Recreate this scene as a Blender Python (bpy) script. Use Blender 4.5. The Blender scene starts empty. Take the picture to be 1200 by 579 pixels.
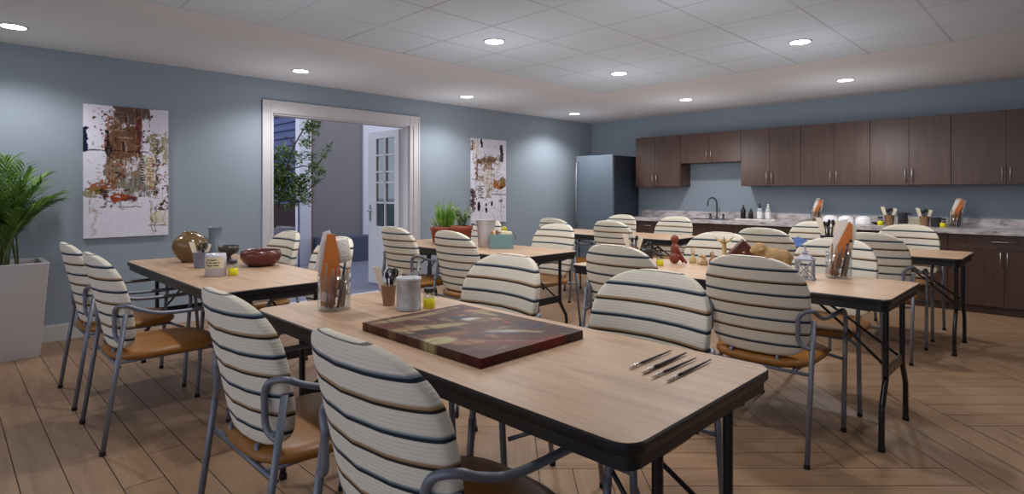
import bpy, math, random
import numpy as np
from mathutils import Vector, Matrix, Euler
PI = math.pi
R = math.radians
C = bpy.context.scene.collection
scn = bpy.context.scene

# ---------------------------------------------------------------- camera, world, exposure
CAM = (-8.668, -6.517, 1.341)
cd = bpy.data.cameras.new('camera'); cam = bpy.data.objects.new('camera', cd); C.objects.link(cam)
cam.location = CAM
cam.rotation_euler = (R(90), 0, 0.7828 - PI/2)
cd.sensor_width = 36.0
cd.lens = 36.0*668.93/1200
cd.shift_y = -65.07/1200
cd.clip_start = 0.05; cd.clip_end = 200
scn.camera = cam
scn.view_settings.view_transform = 'Standard'
scn.view_settings.look = 'None'
scn.view_settings.gamma = 1.0
scn.view_settings.use_curve_mapping = False
scn.view_settings.exposure = 0.10
scn.cycles.max_bounces = 8
scn.cycles.diffuse_bounces = 5
scn.cycles.sample_clamp_indirect = 4.0
scn.cycles.use_denoising = True
w = bpy.data.worlds.new('dusk'); scn.world = w; w.use_nodes = True
w.node_tree.nodes['Background'].inputs[0].default_value = (0.66, 0.70, 0.82, 1)
w.node_tree.nodes['Background'].inputs[1].default_value = 1.6
SPOT_W = 52.0; SPOT_COL = (1.0, 0.985, 0.97); FILL_W = 8.5

# ---------------------------------------------------------------- colours and materials
def lin(c):
    return tuple(((x/12.92) if x <= 0.04045 else ((x+0.055)/1.055)**2.4) for x in c)
def rgb(r, g, b):
    return lin((r/255, g/255, b/255)) + (1.0,)
MATS = {}
def mat(name, col, rough=0.5, metal=0.0, spec=0.5, bump=None, bump_scale=60, var=0.0, var_scale=4.0, stretch=(1,1,1), emit=0):
    if name in MATS: return MATS[name]
    m = bpy.data.materials.new(name); m.use_nodes = True; nt = m.node_tree
    p = nt.nodes['Principled BSDF']
    p.inputs['Base Color'].default_value = col
    p.inputs['Roughness'].default_value = rough
    p.inputs['Metallic'].default_value = metal
    p.inputs['Specular IOR Level'].default_value = spec
    if emit:
        p.inputs['Emission Color'].default_value = col; p.inputs['Emission Strength'].default_value = emit
    if bump or var:
        tc = nt.nodes.new('ShaderNodeTexCoord'); mp = nt.nodes.new('ShaderNodeMapping')
        mp.inputs['Scale'].default_value = stretch
        nt.links.new(tc.outputs['Object'], mp.inputs['Vector'])
    if var:
        n = nt.nodes.new('ShaderNodeTexNoise'); n.inputs['Scale'].default_value = var_scale; n.inputs['Detail'].default_value = 6
        nt.links.new(mp.outputs[0], n.inputs['Vector'])
        mx = nt.nodes.new('ShaderNodeMix'); mx.data_type = 'RGBA'
        mx.inputs[6].default_value = tuple(c*(1-var) for c in col[:3])+(1,)
        mx.inputs[7].default_value = tuple(min(1, c*(1+var)) for c in col[:3])+(1,)
        nt.links.new(n.outputs['Fac'], mx.inputs[0]); nt.links.new(mx.outputs[2], p.inputs['Base Color'])
    if bump:
        n2 = nt.nodes.new('ShaderNodeTexNoise'); n2.inputs['Scale'].default_value = bump_scale
        nt.links.new(mp.outputs[0], n2.inputs['Vector'])
        b = nt.nodes.new('ShaderNodeBump'); b.inputs['Strength'].default_value = bump; b.inputs['Distance'].default_value = 0.01
        nt.links.new(n2.outputs['Fac'], b.inputs['Height']); nt.links.new(b.outputs[0], p.inputs['Normal'])
    MATS[name] = m; return m

def ramp(nt, stops, interp='LINEAR'):
    r = nt.nodes.new('ShaderNodeValToRGB'); cr = r.color_ramp; cr.interpolation = interp
    cr.elements[0].position = stops[0][0]; cr.elements[0].color = stops[0][1]
    cr.elements[1].position = stops[-1][0]; cr.elements[1].color = stops[-1][1]
    for pos, c in stops[1:-1]:
        e = cr.elements.new(pos); e.color = c
    return r

def m_wood(name, dark, mid, light, stretch, scale=3.0, rough=0.4, spec=0.4):
    m = bpy.data.materials.new(name); m.use_nodes = True; nt = m.node_tree; p = nt.nodes['Principled BSDF']
    tc = nt.nodes.new('ShaderNodeTexCoord'); mp = nt.nodes.new('ShaderNodeMapping'); mp.inputs['Scale'].default_value = stretch
    oi = nt.nodes.new('ShaderNodeObjectInfo')
    ad = nt.nodes.new('ShaderNodeVectorMath'); ad.operation = 'MULTIPLY_ADD'
    cb = nt.nodes.new('ShaderNodeCombineXYZ')
    for i in range(3): nt.links.new(oi.outputs['Random'], cb.inputs[i])
    nt.links.new(cb.outputs[0], ad.inputs[0]); ad.inputs[1].default_value = (7, 5, 3)
    nt.links.new(tc.outputs['Object'], ad.inputs[2]); nt.links.new(ad.outputs[0], mp.inputs['Vector'])
    n = nt.nodes.new('ShaderNodeTexNoise'); n.inputs['Scale'].default_value = scale; n.inputs['Detail'].default_value = 8; n.inputs['Roughness'].default_value = 0.62
    n.inputs['Distortion'].default_value = 0.6
    nt.links.new(mp.outputs[0], n.inputs['Vector'])
    r = ramp(nt, [(0.30, dark), (0.5, mid), (0.70, light)])
    nt.links.new(n.outputs['Fac'], r.inputs[0]); nt.links.new(r.outputs[0], p.inputs['Base Color'])
    p.inputs['Roughness'].default_value = rough; p.inputs['Specular IOR Level'].default_value = spec
    MATS[name] = m; return m

def m_glass(name, tint=(0.93,0.95,0.96,1), gloss=0.05, rough=0.08):
    m = bpy.data.materials.new(name); m.use_nodes = True; nt = m.node_tree; nt.nodes.remove(nt.nodes['Principled BSDF'])
    out = nt.nodes['Material Output']; t = nt.nodes.new('ShaderNodeBsdfTransparent'); t.inputs[0].default_value = tint
    g = nt.nodes.new('ShaderNodeBsdfGlossy'); g.inputs['Roughness'].default_value = rough
    mx = nt.nodes.new('ShaderNodeMixShader'); lw = nt.nodes.new('ShaderNodeLayerWeight'); lw.inputs[0].default_value = 0.35
    ma = nt.nodes.new('ShaderNodeMath'); ma.operation = 'MULTIPLY_ADD'; ma.inputs[1].default_value = 0.28; ma.inputs[2].default_value = gloss; ma.use_clamp = True
    nt.links.new(lw.outputs['Facing'], ma.inputs[0]); nt.links.new(ma.outputs[0], mx.inputs[0])
    nt.links.new(t.outputs[0], mx.inputs[1]); nt.links.new(g.outputs[0], mx.inputs[2]); nt.links.new(mx.outputs[0], out.inputs[0])
    MATS[name] = m; return m

# ---------------------------------------------------------------- mesh builder
class MB:
    def __init__(s): s.v = []; s.f = []; s.sm = []; s.mi = []
    def add(s, vs, fs, smooth=False, mi=0):
        k = len(s.v); s.v += [tuple(v) for v in vs]
        for f in fs: s.f.append(tuple(i+k for i in f)); s.sm.append(smooth); s.mi.append(mi)
        return s
    def box(s, a, b, mi=0, M=None):
        x0,y0,z0 = a; x1,y1,z1 = b
        x0,x1 = min(x0,x1),max(x0,x1); y0,y1 = min(y0,y1),max(y0,y1); z0,z1 = min(z0,z1),max(z0,z1)
        vs = [(x0,y0,z0),(x1,y0,z0),(x1,y1,z0),(x0,y1,z0),(x0,y0,z1),(x1,y0,z1),(x1,y1,z1),(x0,y1,z1)]
        if M is not None: vs = [M @ Vector(v) for v in vs]
        return s.add(vs, [(0,3,2,1),(4,5,6,7),(0,1,5,4),(1,2,6,5),(2,3,7,6),(3,0,4,7)], False, mi)
    def rings(s, rings, cap0=True, cap1=True, smooth=True, mi=0, closed=True):
        n = len(rings[0]); k = len(s.v)
        for r in rings: s.v += [tuple(p) for p in r]
        for i in range(len(rings)-1):
            for j in range(n if closed else n-1):
                a = k+i*n+j; b = k+i*n+(j+1) % n
                s.f.append((a, b, b+n, a+n)); s.sm.append(smooth); s.mi.append(mi)
        if cap0: s.f.append(tuple(k+j for j in reversed(range(n)))); s.sm.append(False); s.mi.append(mi)
        if cap1: s.f.append(tuple(k+(len(rings)-1)*n+j for j in range(n))); s.sm.append(False); s.mi.append(mi)
        return s
    def lathe(s, prof, c=(0,0,0), n=24, cap0=True, cap1=True, smooth=True, mi=0, M=None):
        rs = []
        for r, z in prof:
            ring = [Vector((r*math.cos(2*PI*j/n), r*math.sin(2*PI*j/n), z)) for j in range(n)]
            if M is not None: ring = [M @ p for p in ring]
            rs.append([p+Vector(c) for p in ring])
        return s.rings(rs, cap0, cap1, smooth, mi)
    def tube(s, pts, r, n=10, mi=0, cap=True):
        pts = [Vector(p) for p in pts]
        rr = r if isinstance(r, (list, tuple)) else [r]*len(pts)
        rs = []; up = None
        for i, p in enumerate(pts):
            d = (pts[min(i+1, len(pts)-1)]-pts[max(i-1, 0)]).normalized()
            if up is None:
                up = Vector((0,0,1)) if abs(d.z) < 0.9 else Vector((0,1,0))
            a = d.cross(up).normalized(); up = a.cross(d).normalized()
            rs.append([p+a*(rr[i]*math.cos(2*PI*j/n))-up*(rr[i]*math.sin(2*PI*j/n)) for j in range(n)])
        rs = [list(reversed(q)) for q in rs]
        return s.rings(rs, cap, cap, True, mi)
    def prism(s, poly, z0, z1, mi=0, M=None, smooth=False):
        a = [Vector((x, y, z0)) for x, y in poly]; b = [Vector((x, y, z1)) for x, y in poly]
        if M is not None: a = [M @ p for p in a]; b = [M @ p for p in b]
        return s.rings([a, b], True, True, smooth, mi)
    def ellipsoid(s, c, r, n=16, m=10, mi=0, M=None):
        rs = []
        for i in range(1, m):
            t = PI*i/m
            rs.append([Vector((r[0]*math.sin(t)*math.cos(2*PI*j/n), r[1]*math.sin(t)*math.sin(2*PI*j/n), -r[2]*math.cos(t))) for j in range(n)])
        rs = [[(M @ p if M is not None else p)+Vector(c) for p in q] for q in rs]
        return s.rings(rs, True, True, True, mi)
    def build(s, name, mats, parent=None, bevel=0, bseg=2, loc=None, rot=None):
        me = bpy.data.meshes.new(name); me.from_pydata(s.v, [], s.f)
        if not isinstance(mats, (list, tuple)): mats = [mats]
        for m in mats: me.materials.append(m)
        me.polygons.foreach_set('use_smooth', s.sm); me.polygons.foreach_set('material_index', s.mi)
        me.update()
        o = bpy.data.objects.new(name, me); C.objects.link(o)
        if parent is not None: o.parent = parent
        if loc is not None: o.location = loc
        if rot is not None: o.rotation_euler = rot
        if bevel:
            b = o.modifiers.new('bevel', 'BEVEL'); b.width = bevel; b.segments = bseg; b.limit_method = 'ANGLE'; b.angle_limit = R(40)
        return o

def smooth_path(pts, k=4):
    P = [Vector(p) for p in pts]; out = []
    for i in range(len(P)-1):
        p0 = P[max(i-1, 0)]; p1 = P[i]; p2 = P[i+1]; p3 = P[min(i+2, len(P)-1)]
        for j in range(k):
            t = j/k
            out.append(0.5*((2*p1)+(-p0+p2)*t+(2*p0-5*p1+4*p2-p3)*t*t+(-p0+3*p1-3*p2+p3)*t**3))
    out.append(P[-1]); return out
def rrect(x0, y0, x1, y1, r, k=6):
    pts = []
    for cx, cy, a in ((x1-r, y1-r, 0), (x0+r, y1-r, 90), (x0+r, y0+r, 180), (x1-r, y0+r, 270)):
        for j in range(k+1):
            t = R(a+90*j/k); pts.append((cx+r*math.cos(t), cy+r*math.sin(t)))
    return pts
def sell(a, b, n, k=40):
    out = []
    for j in range(k):
        t = 2*PI*j/k; c, s_ = math.cos(t), math.sin(t)
        out.append((a*math.copysign(abs(c)**(2/n), c), b*math.copysign(abs(s_)**(2/n), s_)))
    return out

def thing(name, label, cat, loc=(0,0,0), rz=0, group=None):
    o = bpy.data.objects.new(name, None); C.objects.link(o); o.empty_display_size = 0.1
    o.location = loc; o.rotation_euler = (0, 0, rz); return tag(o, label, cat, group)
def tag(o, label=None, cat=None, group=None, kind=None):
    if label: o['label'] = label
    if cat: o['category'] = cat
    if group: o['group'] = group
    if kind: o['kind'] = kind
    return o
def struct(o): o['kind'] = 'structure'; return o
def children(o): return [c for c in ALLCH.get(o.name, [])]
def copy_tree(o, loc, rz, label, group=None):
    def rec(src, parent):
        c = src.copy(); C.objects.link(c)
        if parent is not None: c.parent = parent
        for ch in [q for q in src.children]: rec(ch, c)
        return c
    r = rec(o, None); r.location = loc; r.rotation_euler = (0, 0, rz); r['label'] = label
    if group: r['group'] = group
    return r

# ---------------------------------------------------------------- materials used widely
M_wall = mat('blue grey wall paint', rgb(140,151,163), 0.75, spec=0.25, bump=0.04, bump_scale=220)
M_white = mat('white gloss trim paint', rgb(192,190,194), 0.45)
M_extwhite = mat('white exterior trim', rgb(214,214,222), 0.6)
M_black = mat('black table edge', rgb(24,25,32), 0.35)
M_blackm = mat('black enamelled steel', rgb(20,20,26), 0.3)
M_rubber = mat('black rubber', rgb(18,18,20), 0.8)
M_grey = mat('grey painted steel tube', rgb(116,119,130), 0.38, metal=0.25, spec=0.5)
M_seat = mat('mustard brown vinyl', rgb(150,99,42), 0.42, spec=0.45, bump=0.05, bump_scale=150)
M_chrome = mat('brushed chrome', rgb(190,190,195), 0.25, metal=1.0)
M_nickel = mat('satin nickel bar', rgb(165,158,152), 0.35, metal=0.8)
M_top = m_wood('pale oak laminate', rgb(156,127,102), rgb(182,150,122), rgb(192,162,136), (9, 0.9, 9), 2.2, 0.42, 0.35)
M_cab = m_wood('dark walnut veneer', rgb(64,44,36), rgb(74,52,43), rgb(84,60,50), (10, 10, 0.8), 2.5, 0.36, 0.5)
M_glass = m_glass('clear jar glass')

def m_stripes():
    m = bpy.data.materials.new('cream striped upholstery'); m.use_nodes = True; nt = m.node_tree; p = nt.nodes['Principled BSDF']
    tc = nt.nodes.new('ShaderNodeTexCoord'); sx = nt.nodes.new('ShaderNodeSeparateXYZ'); nt.links.new(tc.outputs['Object'], sx.inputs[0])
    def M(op, a, b=None, c=None):
        n = nt.nodes.new('ShaderNodeMath'); n.operation = op
        for i, v in enumerate((a, b, c)):
            if v is None: continue
            if isinstance(v, (int, float)): n.inputs[i].default_value = v
            else: nt.links.new(v, n.inputs[i])
        return n.outputs[0]
    z = sx.outputs['Z']
    fr = M('FRACT', M('DIVIDE', M('SUBTRACT', M('MINIMUM', z, 1.0), 0.9385-0.13*8), 0.13))
    cap = M('COMPARE', z, 1.0055, 0.0016)
    cream = rgb(226,217,201)
    nav = rgb(38,43,53); blu = rgb(108,124,134); brn = rgb(48,41,38); tan = rgb(160,128,92)
    r = ramp(nt, [(0.0, nav), (0.062, nav), (0.076, blu), (0.092, blu), (0.140, cream), (0.5, cream), (0.502, brn), (0.557, brn), (0.57, tan), (0.60, tan), (0.65, cream), (1.0, cream)])
    nt.links.new(fr, r.inputs[0])
    # fine woven ribs
    rib = M('SINE', M('MULTIPLY', z, 2*PI/0.0105))
    n = nt.nodes.new('ShaderNodeTexNoise'); n.inputs['Scale'].default_value = 25
    mp = nt.nodes.new('ShaderNodeMapping'); mp.inputs['Scale'].default_value = (0.6, 0.6, 8)
    nt.links.new(tc.outputs['Object'], mp.inputs[0]); nt.links.new(mp.outputs[0], n.inputs['Vector'])
    mx = nt.nodes.new('ShaderNodeMix'); mx.data_type = 'RGBA'; mx.blend_type = 'MULTIPLY'; mx.inputs[0].default_value = 1.0
    sh = M('MULTIPLY_ADD', n.outputs['Fac'], 0.10, 0.93)
    sh2 = M('MULTIPLY', M('MULTIPLY_ADD', rib, 0.03, sh), M('MULTIPLY_ADD', cap, -0.75, 1.0))
    cb = nt.nodes.new('ShaderNodeCombineColor')
    for i in range(3): nt.links.new(sh2, cb.inputs[i])
    nt.links.new(r.outputs[0], mx.inputs[6]); nt.links.new(cb.outputs[0], mx.inputs[7]); nt.links.new(mx.outputs[2], p.inputs['Base Color'])
    b = nt.nodes.new('ShaderNodeBump'); b.inputs['Strength'].default_value = 0.15; b.inputs['Distance'].default_value = 0.002
    nt.links.new(rib, b.inputs['Height']); nt.links.new(b.outputs[0], p.inputs['Normal'])
    p.inputs['Roughness'].default_value = 0.8; p.inputs['Specular IOR Level'].default_value = 0.2
    return m
M_stripe = m_stripes()

def m_granite():
    m = bpy.data.materials.new('speckled granite'); m.use_nodes = True; nt = m.node_tree; p = nt.nodes['Principled BSDF']
    tc = nt.nodes.new('ShaderNodeTexCoord')
    n = nt.nodes.new('ShaderNodeTexNoise'); n.inputs['Scale'].default_value = 13; n.inputs['Detail'].default_value = 9; n.inputs['Roughness'].default_value = 0.75
    mp = nt.nodes.new('ShaderNodeMapping'); mp.inputs['Scale'].default_value = (1, 0.45, 1.6)
    nt.links.new(tc.outputs['Object'], mp.inputs[0]); nt.links.new(mp.outputs[0], n.inputs['Vector'])
    r = ramp(nt, [(0.34, rgb(104,96,98)), (0.44, rgb(166,157,157)), (0.55, rgb(196,188,190)), (0.70, rgb(212,207,210))])
    nt.links.new(n.outputs['Fac'], r.inputs[0]); nt.links.new(r.outputs[0], p.inputs['Base Color'])
    p.inputs['Roughness'].default_value = 0.25
    return m
M_granite = m_granite()

def m_ceiling():
    m = bpy.data.materials.new('ceiling panels and plaster'); m.use_nodes = True; nt = m.node_tree; p = nt.nodes['Principled BSDF']
    tc = nt.nodes.new('ShaderNodeTexCoord'); sx = nt.nodes.new('ShaderNodeSeparateXYZ'); nt.links.new(tc.outputs['Object'], sx.inputs[0])
    def M(op, a, b=None, c=None):
        n = nt.nodes.new('ShaderNodeMath'); n.operation = op
        for i, v in enumerate((a, b, c)):
            if v is None: continue
            if isinstance(v, (int, float)): n.inputs[i].default_value = v
            else: nt.links.new(v, n.inputs[i])
        return n.outputs[0]
    X, Y = sx.outputs['X'], sx.outputs['Y']
    def line(v, off):
        d = M('PINGPONG', M('ADD', v, off), 0.305)      # 0 at the seams
        return M('LESS_THAN', d, 0.0085)
    a = line(X, 4.44+0.61*20); b = line(Y, 2.70+0.61*20)
    l = M('MAXIMUM', a, b)
    nz = nt.nodes.new('ShaderNodeTexNoise'); nz.inputs['Scale'].default_value = 0.8; nt.links.new(tc.outputs['Object'], nz.inputs['Vector']); noi = nz.outputs['Fac']
    ins = M('MULTIPLY', M('LESS_THAN', X, -2.61+0.008), M('LESS_THAN', Y, -2.09+0.008))
    l = M('MULTIPLY', l, ins)
    l = M('MULTIPLY', l, M('MULTIPLY_ADD', noi, 0.9, -0.12))
    base = nt.nodes.new('ShaderNodeMix'); base.data_type = 'RGBA'
    base.inputs[6].default_value = rgb(211,213,219); base.inputs[7].default_value = rgb(202,213,226)
    nt.links.new(ins, base.inputs[0])
    mx = nt.nodes.new('ShaderNodeMix'); mx.data_type = 'RGBA'
    nt.links.new(l, mx.inputs[0]); nt.links.new(base.outputs[2], mx.inputs[6]); mx.inputs[7].default_value = rgb(120,122,128)
    nt.links.new(mx.outputs[2], p.inputs['Base Color']); p.inputs['Roughness'].default_value = 0.85
    p.inputs['Specular IOR Level'].default_value = 0.2
    return m

# ---------------------------------------------------------------- room shell
H = 2.614; XB = -11.4; YR = -9.6
M_floorgap = mat('dark floor seam', rgb(58,44,38), 0.8)
def m_floor():
    m = bpy.data.materials.new('brown oak floorboards'); m.use_nodes = True; nt = m.node_tree; p = nt.nodes['Principled BSDF']
    uv = nt.nodes.new('ShaderNodeUVMap'); uv.uv_map = 'UVMap'
    mp = nt.nodes.new('ShaderNodeMapping'); mp.inputs['Scale'].default_value = (1.3, 14, 1)
    nt.links.new(uv.outputs[0], mp.inputs[0])
    n = nt.nodes.new('ShaderNodeTexNoise'); n.inputs['Scale'].default_value = 1.6; n.inputs['Detail'].default_value = 8; n.inputs['Roughness'].default_value = 0.6; n.inputs['Distortion'].default_value = 0.8
    nt.links.new(mp.outputs[0], n.inputs['Vector'])
    r = ramp(nt, [(0.28, rgb(132,103,79)), (0.5, rgb(147,117,91)), (0.72, rgb(158,128,101))])
    nt.links.new(n.outputs['Fac'], r.inputs[0])
    at = nt.nodes.new('ShaderNodeAttribute'); at.attribute_name = 'tone'
    mx = nt.nodes.new('ShaderNodeMix'); mx.data_type = 'RGBA'; mx.blend_type = 'MULTIPLY'; mx.inputs[0].default_value = 1
    nt.links.new(r.outputs[0], mx.inputs[6]); nt.links.new(at.outputs['Color'], mx.inputs[7]); nt.links.new(mx.outputs[2], p.inputs['Base Color'])
    p.inputs['Roughness'].default_value = 0.42; p.inputs['Specular IOR Level'].default_value = 0.4
    return m
def clip(poly, nx, ny, d):
    out = []
    for i in range(len(poly)):
        a = poly[i]; b = poly[(i+1) % len(poly)]
        da = a[0]*nx+a[1]*ny-d; db = b[0]*nx+b[1]*ny-d
        if da >= 0: out.append(a)
        if (da >= 0) != (db >= 0):
            t = da/(da-db); out.append((a[0]+(b[0]-a[0])*t, a[1]+(b[1]-a[1])*t))
    return out
def make_floor():
    rnd = random.Random(4)
    polys = []
    Wp = 0.165; XS = -8.08+6*Wp; g = 0.0022
    def push(quad, direc, bounds):
        for n in bounds:
            quad = clip(quad, *n)
            if len(quad) < 3: return
        polys.append((quad, direc, rnd.random()*20, rnd.random()*20, rnd.choice([0.94, 0.97, 1.0, 1.0, 1.03, 0.96])))
    room = [(1,0,XB), (-1,0,0), (0,1,YR), (0,-1,0)]
    x = -8.08-21*Wp
    while x < XS-0.01:
        y = YR-rnd.random()*2
        while y < 0:
            L = rnd.choice([1.65, 2.1, 2.5])
            push([(x+g, y+g), (x+Wp-g, y+g), (x+Wp-g, y+L-g), (x+g, y+L-g)], (0, 1), room)
            y += L
        x += Wp
    s2 = math.sqrt(0.5); W3 = 3*Wp; r_ = 3
    def rot(p, q):      # p along (x+y), q along (y-x)
        p += -11.28*s2; q += -0.84*s2
        return (s2*(p-q), s2*(p+q))
    for a in range(-12, 34):
        for b in range(-26, 26):
            k = (a-b) % (2*r_)
            if k == 0:
                for j in range(3):
                    y0 = b*W3+j*Wp
                    push([rot(a*W3+g, y0+g), rot((a+r_)*W3-g, y0+g), rot((a+r_)*W3-g, y0+Wp-g), rot(a*W3+g, y0+Wp-g)], (s2, s2), room+[(1, 0, XS)])
            elif k == 2*r_-1:
                for j in range(3):
                    x0 = a*W3+j*Wp
                    push([rot(x0+g, b*W3+g), rot(x0+Wp-g, b*W3+g), rot(x0+Wp-g, (b+r_)*W3-g), rot(x0+g, (b+r_)*W3-g)], (-s2, s2), room+[(1, 0, XS)])
    V = []; F = []; UV = []; T = []; MI = []
    for quad, d, ou, ov, tone in polys:
        k = len(V); V += [(x, y, 0) for x, y in quad]; F.append(tuple(range(k, len(V)))); MI.append(0)
        for x, y in quad:
            UV.append((x*d[0]+y*d[1]+ou, -x*d[1]+y*d[0]+ov)); T.append(tone)
    k = len(V)
    bx = [(XB,YR,-0.1),(0,YR,-0.1),(0,0,-0.1),(XB,0,-0.1),(XB,YR,-0.0025),(0,YR,-0.0025),(0,0,-0.0025),(XB,0,-0.0025)]
    V += bx
    for f in [(0,3,2,1),(4,5,6,7),(0,1,5,4),(1,2,6,5),(2,3,7,6),(3,0,4,7)]:
        F.append(tuple(i+k for i in f)); MI.append(1)
        for _ in range(4): UV.append((0, 0)); T.append(1)
    me = bpy.data.meshes.new('floor'); me.from_pydata(V, [], F)
    me.materials.append(m_floor()); me.materials.append(M_floorgap)
    me.polygons.foreach_set('material_index', MI)
    uvl = me.uv_layers.new(name='UVMap'); uvl.data.foreach_set('uv', [c for p in UV for c in p])
    ca = me.color_attributes.new('tone', 'FLOAT_COLOR', 'CORNER')
    ca.data.foreach_set('color', [c for t in T for c in (t, t, t, 1)])
    # make sure every plank faces up
    me.validate(); me.update()
    o = bpy.data.objects.new('floor', me); C.objects.link(o); struct(o)
    for p in me.polygons:
        if p.material_index == 0 and p.normal.z < 0: p.flip()
make_floor()
b = MB().box((XB-0.15, YR-0.15, H), (0.15, 0.15, H+0.12)); struct(b.build('ceiling', m_ceiling()))
DX0, DX1, DZ = -5.99, -4.12, 2.235
b = MB(); b.box((XB-0.15, 0, 0), (DX0, 0.14, H)); b.box((DX1, 0, 0), (0.15, 0.14, H)); b.box((DX0, 0, DZ), (DX1, 0.14, H)); struct(b.build('wall_left', M_wall))
b = MB().box((0, YR-0.15, 0), (0.15, 0, H)); struct(b.build('wall_kitchen', M_wall))
# unseen wall behind the viewer, its wide opening added to let sky light in
b = MB(); b.box((XB-0.15, YR, 0), (XB, 0, 0.45)); b.box((XB-0.15, YR, 2.45), (XB, 0, H)); b.box((XB-0.15, -0.9, 0.45), (XB, 0, 2.45)); struct(b.build('wall_rear', M_wall))
b = MB(); b.box((XB-0.15, YR-0.15, 0), (0, YR, H)); struct(b.build('wall_right', M_wall))
def baseboard(name, x0, x1):
    b = MB().box((x0, -0.018, 0), (x1, 0, 0.135)); b.box((x0, -0.012, 0.135), (x1, 0, 0.148)); struct(b.build(name, M_white, bevel=0.002))
baseboard('baseboard_left', XB, DX0-0.115)
baseboard('baseboard_back', DX1+0.17, 0)
# door casing
cw = 0.115
b = MB()
for x0, x1 in ((DX0-cw, DX0), (DX1, DX1+cw+0.05)):
    b.box((x0, -0.022, 0), (x1, 0, DZ+0.14))
    b.box((x0, -0.03, 0), (x0+0.022, -0.02, DZ+0.14)); b.box((x1-0.022, -0.03, 0), (x1, -0.02, DZ+0.14))
b.box((DX1+0.06, -0.034, 0), (DX1+0.085, -0.02, DZ))
b.box((DX0-cw, -0.024, DZ), (DX1+cw+0.05, 0, DZ+0.14)); b.box((DX0-cw, -0.034, DZ+0.118), (DX1+cw+0.05, -0.02, DZ+0.14))
struct(b.build('trim_1', M_white, bevel=0.002))
b = MB(); b.box((DX0, -0.001, 0), (DX0+0.02, 0.15, DZ)); b.box((DX1-0.02, -0.001, 0), (DX1, 0.15, DZ)); b.box((DX0, -0.001, DZ-0.02), (DX1, 0.15, DZ)); b.box((DX0, 0.0, -0.02), (DX1, 0.2, 0.006))
struct(b.build('trim_2', M_white, bevel=0.002))
# open glazed door leaf (swung outwards)
dl = bpy.data.objects.new('door_1', None); C.objects.link(dl); dl['kind'] = 'structure'
lx = -4.19; y0, y1 = 0.145, 0.93
gy0, gy1, gz0, gz1 = 0.25, 0.72, 0.84, 2.10
b = MB(); b.box((lx, y0, 0.01), (lx+0.045, gy0, DZ-0.03)); b.box((lx, gy1, 0.01), (lx+0.045, y1, DZ-0.03))
b.box((lx, gy0, 0.01), (lx+0.045, gy1, gz0)); b.box((lx, gy0, gz1), (lx+0.045, gy1, DZ-0.03))
b.build('leaf', M_white, dl, bevel=0.003)
b = MB(); ym = (gy0+gy1)/2; b.box((lx-0.004, ym-0.012, gz0), (lx+0.04, ym+0.012, gz1))
for i in range(1, 5):
    z = gz0+(gz1-gz0)*(0.27, 0.5, 0.62, 0.81)[i-1]; b.box((lx-0.004, gy0, z-0.011), (lx+0.04, gy1, z+0.011))
b.build('glazing_bar', M_white, dl)
b = MB().box((lx+0.02, gy0, gz0), (lx+0.026, gy1, gz1)); b.build('glass_pane', m_glass('door glass', (0.34,0.42,0.42,1), 0.10), dl)
b = MB(); b.box((lx-0.008, 0.85, 0.91), (lx, 0.89, 1.15)); b.tube([(lx-0.005, 0.87, 1.06), (lx-0.05, 0.87, 1.06), (lx-0.05, 0.77, 1.06)], 0.009)
b.build('door_handle', M_chrome, dl)

# ---------------------------------------------------------------- recessed ceiling lights
M_lamp = bpy.data.materials.new('lit lamp diffuser'); M_lamp.use_nodes = True
M_lamp.node_tree.nodes['Principled BSDF'].inputs['Emission Color'].default_value = (1, 0.97, 0.93, 1)
M_lamp.node_tree.nodes['Principled BSDF'].inputs['Emission Strength'].default_value = 14.0
def can_light(x, y, label, k=1.0, g=1.0):
    t = thing('ceiling_light', label, 'light', (x, y, H), 0, 'recessed ceiling lights')
    MB().lathe([(0.080, -0.0005), (0.092, -0.0005), (0.092, -0.004), (0.081, -0.006), (0.080, -0.0005)], n=32, cap0=False, cap1=False).build('trim_ring', mat('grey light trim', rgb(120,120,124), .5), t)
    MB().lathe([(0.080, -0.001), (0.080, -0.005)], n=32).build('diffuser', M_lamp, t)
    ld = bpy.data.lights.new('ceiling_light_lamp', 'SPOT'); ld.energy = SPOT_W*k; ld.color = SPOT_COL
    ld.spot_size = R(142); ld.spot_blend = 0.55; ld.shadow_soft_size = 0.07
    lo = bpy.data.objects.new('lamp', ld); C.objects.link(lo); lo.parent = t; lo.location = (0, 0, -0.03)
    if g:       # added fill: unseen point lamp hung below the fixture to brighten the ceiling
        ld = bpy.data.lights.new('ceiling_light_fill', 'POINT'); ld.energy = FILL_W*g; ld.color = (0.97, 0.98, 1.0); ld.shadow_soft_size = 0.25
        lo = bpy.data.objects.new('lamp_fill', ld); C.objects.link(lo); lo.parent = t; lo.location = (0, 0, -0.75)
LT = [(-8.26,-0.69,'lit recessed light at the far left edge of the picture above the palm'),
      (-5.97,-0.69,'lit recessed light in front of the left end of the doorway head'),
      (-3.67,-0.69,'lit recessed light near the left wall, between doorway and small painting'),
      (-1.33,-0.66,'lit recessed light nearest the room corner by the refrigerator'),
      (-5.345,-3.0,'lit recessed light in the tiled ceiling, leftmost of the three there'),
      (-3.50,-3.0,'lit recessed light at the centre of the picture, between two others across the tiled ceiling'),
      (-3.50,-4.83,'large lit recessed light in the tiled ceiling, highest one at the right'),
      (-1.37,-2.65,'lit recessed light above the sink end of the counter'),
      (-1.37,-4.62,'lit recessed light above the middle of the wall cabinets')]
for x, y, l in LT: can_light(x, y, l, 1.4 if x > -1.5 else 1.0, {-8.26: 0.25, -5.97: 0.7, -1.33: 0.6}.get(x, 1.0))
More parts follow.
